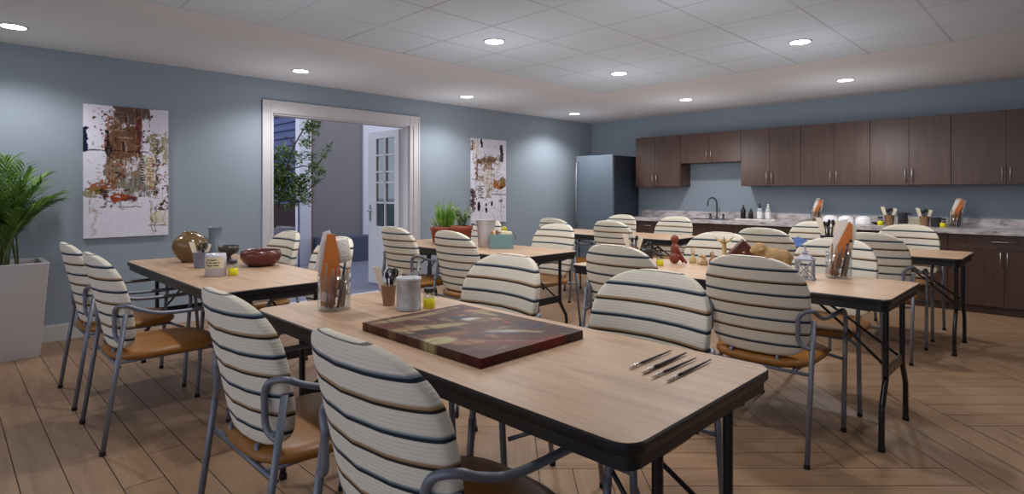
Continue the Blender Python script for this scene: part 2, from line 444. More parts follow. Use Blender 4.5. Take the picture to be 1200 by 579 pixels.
for x, y, k in [(-5.345,-4.83,1), (-7.175,-3.0,1), (-7.175,-4.83,.8), (-1.37,-6.6,.3), (-3.5,-6.66,.3), (-5.345,-6.66,.5)]:  # unseen ceiling lights, added out of view for fill
    can_light(x, y, 'added recessed fill light outside the picture, above and behind the viewer', k, (0.9 if x > -6 else 0.35) if k == 1 else 0)

# ---------------------------------------------------------------- outside the door
M_siding = mat('slate blue siding', rgb(44,62,116), 0.6)
M_extgrey = mat('warm grey stucco', rgb(130,126,128), 0.85, bump=0.1, bump_scale=80)
M_plinth = mat('slate violet plinth', rgb(76,80,102), 0.7)
M_deck = mat('outdoor paving', rgb(110,112,130), 0.8, var=0.1)
b = MB().box((-16, 0.14, -0.12), (8, 22, -0.02)); struct(b.build('ground_outside', M_deck))
wg = thing('garden_building', 'grey stucco building with blue lap siding and white corner board seen through the doorway', 'building', (0,0,0))
GX = -3.9; GY = 3.8
b = MB().box((GX+0.16, GY, -0.02), (3.0, GY+0.2, 5.0)); b.build('stucco_wall', M_extgrey, wg)
b = MB()
z = -0.02
while z < 5.0:          # overlapping boards, each tilted
    b.add([(GX, GY+0.1, z), (GX, 12, z), (GX+0.03, 12, z+0.15), (GX+0.03, GY+0.1, z+0.15), (GX+0.06, GY+0.1, z), (GX+0.06, 12, z), (GX+0.06, 12, z+0.15), (GX+0.06, GY+0.1, z+0.15)],
          [(0,3,2,1), (0,1,5,4), (3,0,4,7), (4,5,6,7), (1,2,6,5), (2,3,7,6)])
    z += 0.15
b.box((GX+0.06, GY+0.1, -0.02), (GX+0.16, 12, 5.0)); b.build('siding', M_siding, wg)
b = MB(); b.box((GX-0.03, GY-0.03, -0.02), (GX+0.20, GY, 5.0)); b.box((GX-0.03, GY, -0.02), (GX, GY+0.14, 5.0)); b.build('corner_board', M_extwhite, wg)
b = MB(); b.box((GX+0.20, GY-0.02, -0.02), (GX+0.245, GY, 5.0)); b.build('corner_shade', mat('brown trim shade', rgb(120,96,90), 0.7), wg)  # brown strip colours in the shaded side of the corner trim
b = MB(); b.box((GX+0.26, GY-0.35, -0.02), (3.0, GY-0.002, 0.47)); b.build('plinth', M_plinth, wg, bevel=0.01)
b = MB(); b.box((-2.60, GY-0.05, 0.47), (-0.9, GY, 5.0)); b.build('white_panel', M_extwhite, wg)
fn = thing('garden_screen', 'low dark brown screen with a thin blue rail outside the doorway', 'fence', (0,0,0))
MB().box((-6.3, 3.30, -0.02), (-4.22, 3.36, 1.13)).build('screen_panel', mat('dark brown screen', rgb(72,60,60), 0.7), fn, bevel=0.004)
MB().tube(smooth_path([(-4.16, 3.30, -0.02), (-4.16, 3.30, 1.08), (-4.19, 3.30, 1.15), (-4.26, 3.30, 1.17), (-6.3, 3.30, 1.17)], 4), 0.02).build('rail', mat('pale blue grey rail', rgb(120,126,158), 0.5), fn)

M_planter = mat('white composite planter', rgb(196,192,192), 0.55, bump=0.03, bump_scale=120)
M_soil = mat('dark potting soil', rgb(52,40,32), 0.9, bump=0.6, bump_scale=90)
def planter_parts(t, a0, a1, h, m=None):
    def sq(a, r): return rrect(-a, -a, a, a, r, 4)
    rs = [[Vector((x, y, z)) for x, y in sq(a, r)] for a, r, z in ((a0-.006, .02, 0), (a0, .025, .008), (a1-.004, .03, h-.012), (a1, .03, h-.004), (a1-.004, .03, h), (a1-.04, .02, h), (a1-.045, .02, h-.01), (a1-.05, .02, h-.09))]
    MB().rings(rs, True, False, True).build('planter', m or M_planter, t).modifiers.new('edge', 'EDGE_SPLIT').split_angle = R(35)
    MB().prism(sq(a1-.05, .02), h-.11, h-.06).build('soil', M_soil, t)
def leaf_quad(mb, p, d, n, L, W, mi=0, segs=3, droop=0.0):
    d = d.normalized(); sdir = d.cross(n).normalized(); n = sdir.cross(d).normalized()
    top = []; k = len(mb.v)
    prof = [0.15, 0.9, 1.0, 0.6, 0.02] if segs > 2 else [0.2, 1, 0.05]
    m_ = len(prof)-1
    for i, wv in enumerate(prof):
        t = i/m_; q = p+d*(L*t)-Vector((0, 0, droop*L*t*t))
        mb.v += [tuple(q-sdir*(W*wv/2)+n*(W*0.18*wv)), tuple(q), tuple(q+sdir*(W*wv/2)+n*(W*0.18*wv))]
    for i in range(m_):
        a = k+i*3
        mb.f += [(a, a+1, a+4, a+3), (a+1, a+2, a+5, a+4)]; mb.sm += [True, True]; mb.mi += [mi, mi]

def m_leaf(name, col, col2):
    m = bpy.data.materials.new(name); m.use_nodes = True; nt = m.node_tree; p = nt.nodes['Principled BSDF']
    tc = nt.nodes.new('ShaderNodeTexCoord'); n = nt.nodes.new('ShaderNodeTexNoise'); n.inputs['Scale'].default_value = 9
    nt.links.new(tc.outputs['Object'], n.inputs['Vector'])
    r = ramp(nt, [(0.35, col), (0.65, col2)]); nt.links.new(n.outputs['Fac'], r.inputs[0]); nt.links.new(r.outputs[0], p.inputs['Base Color'])
    p.inputs['Roughness'].default_value = 0.45
    tr = nt.nodes.new('ShaderNodeBsdfTranslucent'); nt.links.new(r.outputs[0], tr.inputs[0])
    mx = nt.nodes.new('ShaderNodeMixShader'); mx.inputs[0].default_value = 0.25
    nt.links.new(p.outputs[0], mx.inputs[1]); nt.links.new(tr.outputs[0], mx.inputs[2]); nt.links.new(mx.outputs[0], nt.nodes['Material Output'].inputs[0])
    return m
M_palm = m_leaf('palm leaf green', rgb(76,112,50), rgb(132,168,84))
M_treeleaf = m_leaf('olive tree leaf green', rgb(78,104,56), rgb(134,154,84))
M_stem = mat('green cane', rgb(86,96,46), 0.5)
M_bark = mat('brown bark', rgb(84,66,52), 0.85, bump=0.4, bump_scale=60)

# palm in the white planter, left
rnd = random.Random(11)
pt = thing('potted_palm', 'large bushy green palm in a tall tapered white planter against the blue wall', 'plant', (-8.295, -0.325, 0))
planter_parts(pt, 0.215, 0.27, 0.765)
fo = MB(); st = MB()
for i in range(46):
    a = rnd.uniform(0, 2*PI); r0 = rnd.uniform(0, 0.13)
    base = Vector((r0*math.cos(a), r0*math.sin(a), 0.67))
    out = rnd.uniform(0.08, 1.0); aa = rnd.uniform(0, 2*PI)
    dirv = Vector((math.cos(aa), math.sin(aa)*0.55-0.12, 0))
    reach = 0.08+0.40*out; hgt = rnd.uniform(0.70, 1.17)*(1.0-0.28*out)
    pts = []
    for j in range(13):
        t = j/12
        q = base+dirv*(reach*(t**1.9))+Vector((0, 0, hgt*(t-0.20*out*t**3.2)))
        q.y = min(q.y, 0.28)
        pts.append(q)
    st.tube(pts[:7], [0.007]*4+[0.005]*3, 6)
    fo.tube(pts[6:], [0.004]*6+[0.0015], 5)
    for j in range(5, 13):
        for h_ in (0, 0.5):
            t = (j+h_)/12
            if t > 1: continue
            i0 = min(int(t*12), 11); q = pts[i0].lerp(pts[i0+1], t*12-i0); tang = (pts[i0+1]-pts[i0]).normalized()
            side = tang.cross(Vector((0, 0, 1))); side = side.normalized() if side.length > 0.05 else Vector((1, 0, 0))
            for s in (-1, 1):
                L = (0.27-0.13*abs(t-0.65)/0.4)*rnd.uniform(0.8, 1.15)
                d = (side*s*0.72+tang*0.85+Vector((0, 0, 0.12))).normalized()
                e = q+d*L
                if e.y > 0.30: d = Vector((d.x, min(d.y, (0.30-q.y)/L), d.z)).normalized()
                leaf_quad(fo, q, d, Vector((0, 0, 1)), L, 0.019, droop=rnd.uniform(0.1, 0.45))
fo.v = [(x, min(y, 0.30), z) for x, y, z in fo.v]
st.build('stem', M_stem, pt); fo.build('foliage', M_palm, pt)

# tree in grey planter outside
rnd = random.Random(5)
tt = thing('potted_tree', 'leafy tree in a tall grey planter outside the doorway', 'tree', (-4.95, 2.45, -0.02))
planter_parts(tt, 0.20, 0.25, 0.80, mat('grey composite planter', rgb(150,148,156), 0.6))
u = Vector((0.705, -0.709, 0))
def tp(dx, py, dep=0): return u*(dx*0.01345)+Vector((0.709, 0.705, 0))*dep+Vector((0, 0, 1.361+(224.4-py)*0.01345))
br = MB()
trunk = [Vector((0.0, 0, 0.7)), tp(6, 235), tp(14, 200), tp(24, 170), tp(36, 150), tp(42, 138)]
br.tube(smooth_path(trunk, 3), [0.020-0.0009*i for i in range(16)], 8)
for a, c_ in (((6,235), (-6,205)), ((14,200), (50,195)), ((6,235), (40,222)), ((24,170), (10,160)), ((50,195), (66,172)), ((40,222), (60,208)), ((6,228), (-8,225))):
    br.tube([tp(*a), tp((a[0]+c_[0])/2, (a[1]+c_[1])/2-3, 0.05), tp(*c_)], [0.012, 0.009, 0.004], 6)
br.build('trunk', M_bark, tt)
lf = MB()
for dx, py, rr in ((0,225,16),(5,200,16),(18,215,13),(30,225,14),(38,234,8),(12,178,11),(26,186,10),(45,152,9),(38,168,8),(48,141,8),(40,150,8),(58,182,4),(65,173,4),(46,196,8),(38,208,8),(55,203,6),(48,214,5),(-6,190,10),(-6,238,10),(18,238,10),(-2,212,14),(42,183,7),(6,222,15),(22,228,13),(12,205,14),(30,212,10),(2,190,12)):
    for i in range(int(rr*rr*0.95)+10):
        while True:
            v = Vector((rnd.uniform(-1,1), rnd.uniform(-1,1), rnd.uniform(-1,1)))
            if v.length < 1: break
        q = tp(dx+v.x*rr, py+v.y*rr*0.9, v.z*rr*0.0135)
        d = Vector((rnd.uniform(-1,1), rnd.uniform(-1,1), rnd.uniform(-0.5,0.8))).normalized()
        leaf_quad(lf, q, d, Vector((rnd.uniform(-.4,.4), rnd.uniform(-.4,.4), 1)), rnd.uniform(0.05, 0.085), 0.035, segs=2)
lf.build('foliage', M_treeleaf, tt)

# ---------------------------------------------------------------- paintings (colour attribute on a fine grid)
def noise2(x, y, seed):
    def h(ix, iy):
        n = np.sin(ix*127.1+iy*311.7+seed*74.7)*43758.5453
        return n-np.floor(n)
    ix = np.floor(x); iy = np.floor(y); fx = x-ix; fy = y-iy
    fx = fx*fx*(3-2*fx); fy = fy*fy*(3-2*fy)
    return (h(ix,iy)*(1-fx)+h(ix+1,iy)*fx)*(1-fy)+(h(ix,iy+1)*(1-fx)+h(ix+1,iy+1)*fx)*fy
def fbm(x, y, seed, o=4):
    s = 0; a = 0.5
    for i in range(o): s = s+a*noise2(x*2**i, y*2**i, seed+i*3.3); a *= 0.5
    return s
def strokes(cv, n, u0, v0, u1, v1, cols, seed, L=(.02, .09), W=(.003, .012), a=(.35, .9)):
    r = random.Random(seed)
    for i in range(n):
        cu, cvv = r.uniform(u0, u1), r.uniform(v0, v1); l = r.uniform(*L); w = r.uniform(*W)
        cv.ell(cu, cvv, l, w/cv.asp, r.choice(cols), r.uniform(*a), rag=.5, tex=.5, fr=40, rot=r.choice([0, PI/2, PI/2, r.uniform(-1, 1)]), soft=.4)
class Canvas:
    def __init__(s, nx, ny, base, asp):
        s.nx, s.ny = nx, ny; g = np.meshgrid(np.linspace(0, 1, nx), np.linspace(0, 1, ny)); s.u, s.v = g[0], g[1]; s.asp = asp; s.seed = 1
        s.c = np.zeros((ny, nx, 3)); s.c[:] = base   # linear colours
    def put(s, mask, col, a=1.0):
        m = np.clip(mask, 0, 1)[..., None]*a; s.c = s.c*(1-m)+np.array(col)*m
    def rect(s, u0, v0, u1, v1, col, a=1.0, rag=0.045, soft=0.008, tex=0.42, fr=20):
        s.seed += 1
        n = (fbm(s.u*fr, s.v*s.asp*fr, s.seed)-0.47)*2*rag*2
        n2 = (fbm(s.v*fr*s.asp+9, s.u*fr, s.seed+50)-0.47)*2*rag*2
        U = s.u+n; V = s.v+n2/s.asp
        d = np.minimum(np.minimum(U-u0, u1-U), np.minimum(V-v0, v1-V)*s.asp)
        m = np.clip(d/soft+0.5, 0, 1)
        t = 1-tex+tex*2*fbm(s.u*fr*2, s.v*s.asp*fr*1.4, s.seed+9)
        col = np.array(col)
        mm = m[..., None]*a; s.c = s.c*(1-mm)+np.clip(col*t[..., None], 0, 1)*mm
    def ell(s, cu, cv, ru, rv, col, a=1.0, rag=0.4, tex=0.42, fr=17, rot=0, soft=0.15):
        s.seed += 1
        q = max(ru, rv*s.asp)*(1.15+rag)
        i0, i1 = max(0, int((cu-q)*s.nx)-1), min(s.nx, int((cu+q)*s.nx)+2); j0, j1 = max(0, int((cv-q/s.asp)*s.ny)-1), min(s.ny, int((cv+q/s.asp)*s.ny)+2)
        if i1 <= i0 or j1 <= j0: return
        u, v = s.u[j0:j1, i0:i1], s.v[j0:j1, i0:i1]
        x = u-cu; y = (v-cv)*s.asp; c_, s_ = math.cos(rot), math.sin(rot)
        X = (x*c_+y*s_)/ru; Y = (-x*s_+y*c_)/(rv*s.asp)
        d = 1-np.sqrt(X*X+Y*Y)+(fbm(u*fr, v*s.asp*fr, s.seed)-0.47)*2*rag*2
        m = np.clip(d/soft, 0, 1)
        t = 1-tex+tex*2*fbm(u*fr*2, v*s.asp*fr*2, s.seed+9)
        mm = m[..., None]*a; s.c[j0:j1, i0:i1] = s.c[j0:j1, i0:i1]*(1-mm)+np.clip(np.array(col)*t[..., None], 0, 1)*mm
    def spat(s, u0, v0, u1, v1, col, thr=0.66, fr=40):
        s.seed += 1
        n = fbm(s.u*fr, s.v*s.asp*fr, s.seed, 3)
        m = ((s.u > u0) & (s.u < u1) & (s.v > v0) & (s.v < v1))*np.clip((n-thr)/0.04, 0, 1)
        s.put(m, col)
def rl(r, g, b): return np.array(lin((r/255, g/255, b/255)))
def m_paint(name, rough=0.5):
    m = bpy.data.materials.new(name); m.use_nodes = True; nt = m.node_tree; p = nt.nodes['Principled BSDF']
    at = nt.nodes.new('ShaderNodeAttribute'); at.attribute_name = 'paint'
    nt.links.new(at.outputs['Color'], p.inputs['Base Color']); p.inputs['Roughness'].default_value = rough; p.inputs['Specular IOR Level'].default_value = 0.18
    return m
M_paint = m_paint('acrylic paint on canvas'); M_paintg = m_paint('glossy acrylic paint on canvas', 0.5)
def canvas_object(name, cv, P0, U, V, N, th, mtl, wrap=0.0):
    """front face grid from P0 along U (u) and V (v), thickness th opposite to N; sides take the edge colours"""
    nx, ny = cv.nx, cv.ny; P0, U, V, N = map(Vector, (P0, U, V, N))
    vs = []; cols = []
    for j in range(ny):
        for i in range(nx):
            vs.append(P0+U*(i/(nx-1))+V*(j/(ny-1))); cols.append(cv.c[j, i])
    fs = []
    flip = U.cross(V).dot(N) < 0
    def q(a, b_, c_, d): fs.append((a, b_, c_, d) if not flip else (d, c_, b_, a))
    for j in range(ny-1):
        for i in range(nx-1):
            a = j*nx+i; q(a, a+1, a+nx+1, a+nx)
    per = [(0, i) for i in range(nx)]+[(j, nx-1) for j in range(1, ny)]+[(ny-1, i) for i in range(nx-2, -1, -1)]+[(j, 0) for j in range(ny-2, 0, -1)]
    k = len(vs)
    for j, i in per: vs.append(vs[j*nx+i]-N*th); cols.append(cv.c[j, i])
    n = len(per)
    for a in range(n):
        j, i = per[a]; j2, i2 = per[(a+1) % n]
        q(k+a, k+(a+1) % n, j2*nx+i2, j*nx+i)
    f = tuple(range(k, k+n)); fs.append(f if flip else f[::-1])
    me = bpy.data.meshes.new(name); me.from_pydata([tuple(v) for v in vs], [], fs); me.materials.append(mtl)
    ca = me.color_attributes.new('paint', 'FLOAT_COLOR', 'POINT')
    ca.data.foreach_set('color', [float(x) for c in cols for x in (c[0], c[1], c[2], 1)])
    me.update(); o = bpy.data.objects.new(name, me); C.objects.link(o); return o

cv = Canvas(230, 380, rl(212,210,224), 1.75)
W_ = rl(214,212,226); BR = rl(92,64,46); TAN = rl(142,116,96); DK = rl(26,22,30); RED = rl(150,56,20); OL = rl(118,108,52); GR = rl(116,120,112)
cv.rect(-.1, -.1, 1.1, 1.1, W_, .7, tex=.12)
cv.rect(.34, -.05, .76, .14, BR*0.8, .95)
cv.rect(.24, .06, .34, .34, rl(140,74,34), .9, rag=.06); cv.rect(.28, .14, .66, .42, rl(106,78,58), 1, rag=.03, tex=.5)
cv.rect(.25, .18, .31, .41, DK, 1, rag=.03); cv.rect(.60, .06, .67, .42, rl(92,34,26), .9, rag=.03)
cv.rect(.26, .40, .70, .64, rl(136,110,90), 1, rag=.05, tex=.5); cv.rect(.42, .52, .86, .68, rl(124,126,116), .95, rag=.06, tex=.3)
cv.ell(.56, .44, .10, .06, W_, .9); cv.rect(.22, .42, .28, .60, rl(60,40,34), .8, rag=.05)
cv.ell(.17, .62, .11, .05, rl(150,84,30), .95); cv.ell(.08, .66, .12, .04, OL, .8); cv.ell(.40, .70, .19, .035, RED, 1, rag=.35); cv.ell(.52, .71, .08, .02, DK, .7)
cv.ell(.24, .66, .06, .04, DK, .8, rag=.5)
cv.rect(-.02, .17, .045, .36, rl(22,26,58), 1, rag=.02)
cv.rect(.67, .08, .76, .30, W_, 1, rag=.01, tex=.1); cv.spat(.67, .08, .77, .30, DK, .56, 26)
cv.rect(.76, .22, .92, .36, OL, .9, rag=.06); cv.rect(.84, .24, .875, .60, rl(60,30,22), .9, rag=.03); cv.rect(.93, .20, 1.0, .42, rl(150,132,96), .8, rag=.05)
cv.rect(.71, .37, .83, .60, rl(206,196,176), 1, rag=.01, tex=.1)
for i in range(10): cv.rect(.725, .385+i*.021, .815, .393+i*.021, rl(130,92,60), .85, rag=.01, soft=.004)
cv.rect(.665, .40, .69, .62, rl(36,40,60), 1, rag=.015)
for i in range(11): cv.rect(.66, .41+i*.02, .70, .416+i*.02, W_, .9, rag=.003, soft=.004)
cv.spat(.80, .40, 1, .62, rl(120,30,24), .60, 30); cv.spat(.76, .60, 1, .80, rl(84,60,44), .50, 22); cv.spat(.1, .02, .36, .34, rl(84,50,34), .55, 24)
cv.rect(.06, .335, .76, .345, DK, .9, rag=.008, soft=.005); cv.rect(.43, .26, .47, .34, DK, 1, rag=.02); cv.ell(.46, .305, .03, .012, DK)
cv.ell(.34, .56, .14, .006, rl(60,40,34), .9, rot=-.75, rag=.4); cv.ell(.45, .53, .10, .006, rl(60,40,34), .9, rot=.6, rag=.4); cv.ell(.30, .58, .06, .02, rl(110,40,24), .7)
cv.rect(.38, .765, .66, .772, DK, .8, rag=.01, soft=.006); cv.spat(.14, .68, .34, .84, rl(90,70,60), .60, 26); cv.spat(.40, .44, .66, .66, rl(80,56,44), .60, 24)
cv.rect(.10, .78, .13, .98, rl(180,172,168), .7, rag=.03); cv.rect(.78, .78, .80, .97, OL, .8, rag=.015); cv.rect(.82, .77, .845, .98, rl(110,92,60), .8, rag=.02); cv.rect(.76, .915, .98, .925, rl(130,110,50), .9, rag=.01)
cv.rect(.93, .80, .95, .93, rl(170,150,80), .7, rag=.02); cv.ell(.88, .86, .10, .05, rl(200,190,150), .6)
for i in range(6): cv.rect(.36, .81+i*.02, .70, .812+i*.02, rl(190,188,200), .6, rag=.004, soft=.004)
strokes(cv, 190, .24, .03, .68, .45, [BR, BR, DK, rl(150,104,70), rl(170,150,130), rl(84,44,30), TAN], 1)
strokes(cv, 190, .15, .42, .84, .70, [BR, TAN, DK, rl(160,130,104), rl(96,104,96), rl(150,80,40), W_], 2)
strokes(cv, 110, .76, .18, 1, .80, [OL, DK, W_, rl(120,80,50), rl(170,150,90)], 3, L=(.02, .06))
strokes(cv, 70, .04, .56, .45, .80, [rl(140,70,30), DK, W_, OL], 4, L=(.015, .05))
strokes(cv, 26, 0, 0, 1, 1, [rl(190,188,200), W_, rl(170,166,176)], 5, L=(.03, .12), a=(.2, .5))
o = canvas_object('wall_painting', cv, (-7.728, -0.028, 2.150), (0.690, 0, 0), (0, 0, -1.243), (0, -1, 0), 0.026, M_paint)
tag(o, 'tall abstract painting in brown, red and white on the wall left of the doorway', 'painting')

cv = Canvas(160, 300, rl(216,214,226), 1.83)
cv.rect(-.1, -.1, 1.1, 1.1, W_, .6, tex=.12)
cv.rect(-.02, 0, .10, .16, rl(170,140,84), .7, rag=.05); cv.rect(.0, .02, .035, .14, DK, .8, rag=.02); cv.rect(.25, -.02, .30, .11, rl(34,28,24), 1, rag=.02); cv.rect(.14, .0, .20, .20, rl(200,190,170), .8, rag=.04)
cv.rect(.80, .06, .90, .27, rl(40,38,36), 1, rag=.03); cv.rect(.74, .16, .82, .36, rl(150,140,120), .6, rag=.05)
cv.ell(.35, .27, .32, .035, rl(96,64,40), .95, rag=.4); cv.ell(.52, .24, .20, .04, rl(110,74,44), .9, rag=.4); cv.rect(.34, .26, .60, .37, rl(140,112,84), .9, rag=.06); cv.rect(.10, .27, .19, .50, rl(120,82,46), .95, rag=.04)
cv.rect(.20, .44, .34, .50, rl(126,96,64), .8, rag=.06); cv.rect(.36, .38, .62, .62, rl(200,190,176), .8, rag=.05)
cv.ell(.78, .54, .20, .055, rl(156,84,26), 1, rag=.4); cv.ell(.70, .50, .05, .02, RED); cv.ell(.90, .52, .10, .07, OL, .9, rag=.4); cv.ell(.86, .57, .06, .03, rl(70,40,22), .9); cv.rect(.55, .655, 1.02, .668, DK, .9, rag=.01); cv.rect(.40, .60, .52, .72, OL, .7, rag=.06)
cv.rect(.15, .55, .38, .72, rl(222,220,226), 1, rag=.01)
for i in range(7): cv.rect(.17+.01*(i % 2), .56+i*.023, .35-.02*(i % 3), .572+i*.023, DK, .95, rag=.012, soft=.006)
cv.rect(-.02, .60, .10, .86, rl(84,36,26), .9, rag=.05); cv.rect(.0, .62, .04, .80, DK, .8, rag=.03)
cv.ell(.20, .80, .045, .065, DK, 1, rag=.12); cv.ell(.41, .79, .03, .02, DK, 1); cv.ell(.41, .85, .035, .03, DK, 1); cv.ell(.57, .77, .025, .03, DK, 1)
cv.rect(.84, .70, .86, .98, rl(110,110,110), .8, rag=.02); cv.ell(.84, .74, .09, .02, rl(90,96,80), .8, rag=.4); cv.spat(.5, .66, 1, .98, rl(150,150,156), .62, 20); cv.spat(0, .0, .5, .5, rl(120,90,60), .64, 24)
strokes(cv, 230, .06, .18, .75, .64, [rl(110,76,46), DK, rl(170,140,104), W_, rl(84,50,30)], 6)
strokes(cv, 110, .5, .4, 1, .68, [OL, rl(150,80,30), DK, W_], 7, L=(.02, .06))
strokes(cv, 60, 0, 0, 1, 1, [rl(190,188,200), W_, rl(150,146,150), DK, rl(170,140,90)], 8, L=(.02, .10), W=(.002, .006))
o = canvas_object('wall_painting', cv, (-3.006, -0.028, 2.150), (0.728, 0, 0), (0, 0, -1.29), (0, -1, 0), 0.026, M_paint)
tag(o, 'narrow-looking abstract painting in white, brown and black on the wall behind the potted plants', 'painting')

# ---------------------------------------------------------------- kitchen wall
def door_front(mb, y0, y1, z0, z1, x):      # flat slab door facing -X
    mb.box((x-0.019, y0, z0), (x, y1, z1))
def bar_handle(t, x, y, z0, z1, horiz=False):
    m = MB()
    if horiz:
        m.tube([(x-0.03, y, z0), (x-0.03, z1, z0)], 0.0055, 8)
        for q in (y+(z1-y)*0.12, z1-(z1-y)*0.12): m.tube([(x, q, z0), (x-0.03, q, z0)], 0.004, 6)
    else:
        m.tube([(x-0.03, y, z0), (x-0.03, y, z1)], 0.0055, 8)
        for q in (z0+0.02, z1-0.02): m.tube([(x, y, q), (x-0.03, y, q)], 0.004, 6)
    return m.build('handle', M_nickel, t)
CF = -0.35
def wall_cab(y0, y1, z0, label, seam=None):
    t = thing('wall_cabinet', label, 'cabinet', (0, (y0+y1)/2, z0), 0, 'dark wood wall cabinets'); c = (y0+y1)/2; h = 2.243-z0
    a, b_ = y0-c, y1-c; sm_ = (seam if seam is not None else c)-c
    m = MB(); m.box((CF+0.02, b_, 0), (-0.001, a, h)); m.build('body', M_cab, t, bevel=0.0015)
    for ya, yb, hy in ((a-0.0015, sm_+0.0015, sm_+0.035), (sm_-0.0015, b_+0.0015, sm_-0.035)):
        m = MB(); door_front(m, ya, yb, 0.002, h-0.002, CF+0.019); d = m.build('door', M_cab, t, bevel=0.0015)
        bar_handle(d, CF, hy, 0.03, 0.20)
    return t
wall_cab(-1.193, -2.008, 1.42, 'dark wood wall cabinet nearest the refrigerator, leftmost of the tall ones', -1.56)
wall_cab(-2.010, -2.984, 1.785, 'short dark wood wall cabinet above the sink, its underside higher than its neighbours')
wall_cab(-2.986, -3.808, 1.42, 'dark wood wall cabinet directly right of the short one above the sink', -3.395)
wall_cab(-3.810, -4.634, 1.42, 'dark wood wall cabinet above the left supply jar on the counter', -4.22)
wall_cab(-4.636, -5.452, 1.42, 'dark wood wall cabinet above the white bowls and brush pots, catching a lamp glow', -5.045)
wall_cab(-5.454, -6.430, 1.42, 'dark wood wall cabinet at the right edge of the picture')
wall_cab(-6.432, -7.25, 1.42, 'dark wood wall cabinet beyond the right edge of the picture')
BF = -0.60
def base_cab(y0, y1, label, drawer=True):
    c = (y0+y1)/2; t = thing('base_cabinet', label, 'cabinet', (0, c, 0), 0, 'dark wood base cabinets'); a, b_ = y0-c, y1-c
    top = 0.868 if drawer else 0.755
    m = MB(); m.box((BF+0.02, b_, 0.09), (-0.001, a, top)); m.box((BF+0.02, b_, 0.09), (BF+0.04, a, 0.868)); m.box((BF+0.06, b_, 0), (-0.001, a, 0.09)); m.build('body', M_cab, t, bevel=0.0015)
    zt = 0.70
    m = MB(); door_front(m, a-0.0015, b_+0.0015, zt+0.003, 0.862, BF+0.019); d = m.build('drawer', M_cab, t, bevel=0.0015)
    if drawer: bar_handle(d, BF, 0.105, 0.795, -0.105, True)
    for ya, yb, hy in ((a-0.0015, 0.0015, 0.028), (-0.0015, b_+0.0015, -0.028)):
        m = MB(); door_front(m, ya, yb, 0.092, zt, BF+0.019); d = m.build('door', M_cab, t, bevel=0.0015); bar_handle(d, BF, hy, 0.52, 0.685)
base_cab(-1.10, -2.008, 'dark wood base cabinet beside the refrigerator')
base_cab(-2.010, -2.984, 'dark wood base cabinet under the sink', False)
base_cab(-2.986, -3.808, 'dark wood base cabinet under the soap bottles')
base_cab(-3.810, -4.634, 'dark wood base cabinet under the left supply jar')
base_cab(-4.636, -5.452, 'dark wood base cabinet under the brush pots')
base_cab(-5.454, -6.430, 'dark wood base cabinet at the right edge with its drawer bar in view')
base_cab(-6.432, -7.25, 'dark wood base cabinet beyond the right edge of the picture')
ct = thing('countertop', 'long grey speckled granite countertop along the kitchen wall', 'countertop', (0, 0, 0))
m = MB(); SX0, SX1, SY0, SY1 = -0.52, -0.20, -2.80, -2.20
m.box((-0.645, -7.25, 0.869), (SX0, -1.10, 0.918)); m.box((SX1, -7.25, 0.869), (-0.001, -1.10, 0.918)); m.box((SX0, -7.25, 0.869), (SX1, SY0, 0.918)); m.box((SX0, SY1, 0.869), (SX1, -1.10, 0.918))
m.build('slab', M_granite, ct)
MB().box((-0.022, -7.25, 0.918), (-0.001, -1.10, 1.02)).build('backsplash', M_granite, ct, bevel=0.002)
m = MB(); m.box((SX0-0.01, SY0-0.01, 0.915), (SX1+0.01, SY0+0.004, 0.922)); m.box((SX0-0.01, SY1-0.004, 0.915), (SX1+0.01, SY1+0.01, 0.922)); m.box((SX0-0.01, SY0, 0.915), (SX0+0.004, SY1, 0.922)); m.box((SX1-0.004, SY0, 0.915), (SX1+0.01, SY1, 0.922))
m.box((SX0, SY0, 0.76), (SX1, SY1, 0.764)); m.box((SX0, SY0, 0.76), (SX0+0.003, SY1, 0.918)); m.box((SX1-0.003, SY0, 0.76), (SX1, SY1, 0.918)); m.box((SX0, SY0, 0.76), (SX1, SY0+0.003, 0.918)); m.box((SX0, SY1-0.003, 0.76), (SX1, SY1, 0.918))
m.build('sink_basin', mat('stainless steel', rgb(150,152,156), 0.3, metal=0.9), ct)
M_fau = mat('dark brushed steel tap', rgb(72,76,84), 0.3, metal=0.7)
fc = thing('faucet', 'tall gooseneck faucet in dark brushed steel behind the sink', 'faucet', (-0.13, -2.515, 0.918))
m = MB(); m.lathe([(0.026, 0), (0.026, 0.012), (0.018, 0.03), (0.014, 0.04)], n=20)
m.tube(smooth_path([(0, 0, 0.03), (0, 0, 0.24), (-0.02, 0.02, 0.305), (-0.06, 0.05, 0.325), (-0.10, 0.08, 0.30), (-0.115, 0.09, 0.25), (-0.115, 0.09, 0.20)], 5), 0.011, 12); m.build('spout', M_fau, fc)
for s in (-1, 1):
    m = MB(); m.lathe([(0.022, 0), (0.022, 0.01), (0.014, 0.025), (0.014, 0.06), (0.02, 0.075), (0.004, 0.082)], (0, s*0.105, 0), 16); m.tube([(0, s*0.105, 0.066), (-0.035, s*0.125, 0.075)], 0.006, 8); m.build('tap_handle', M_fau, fc)
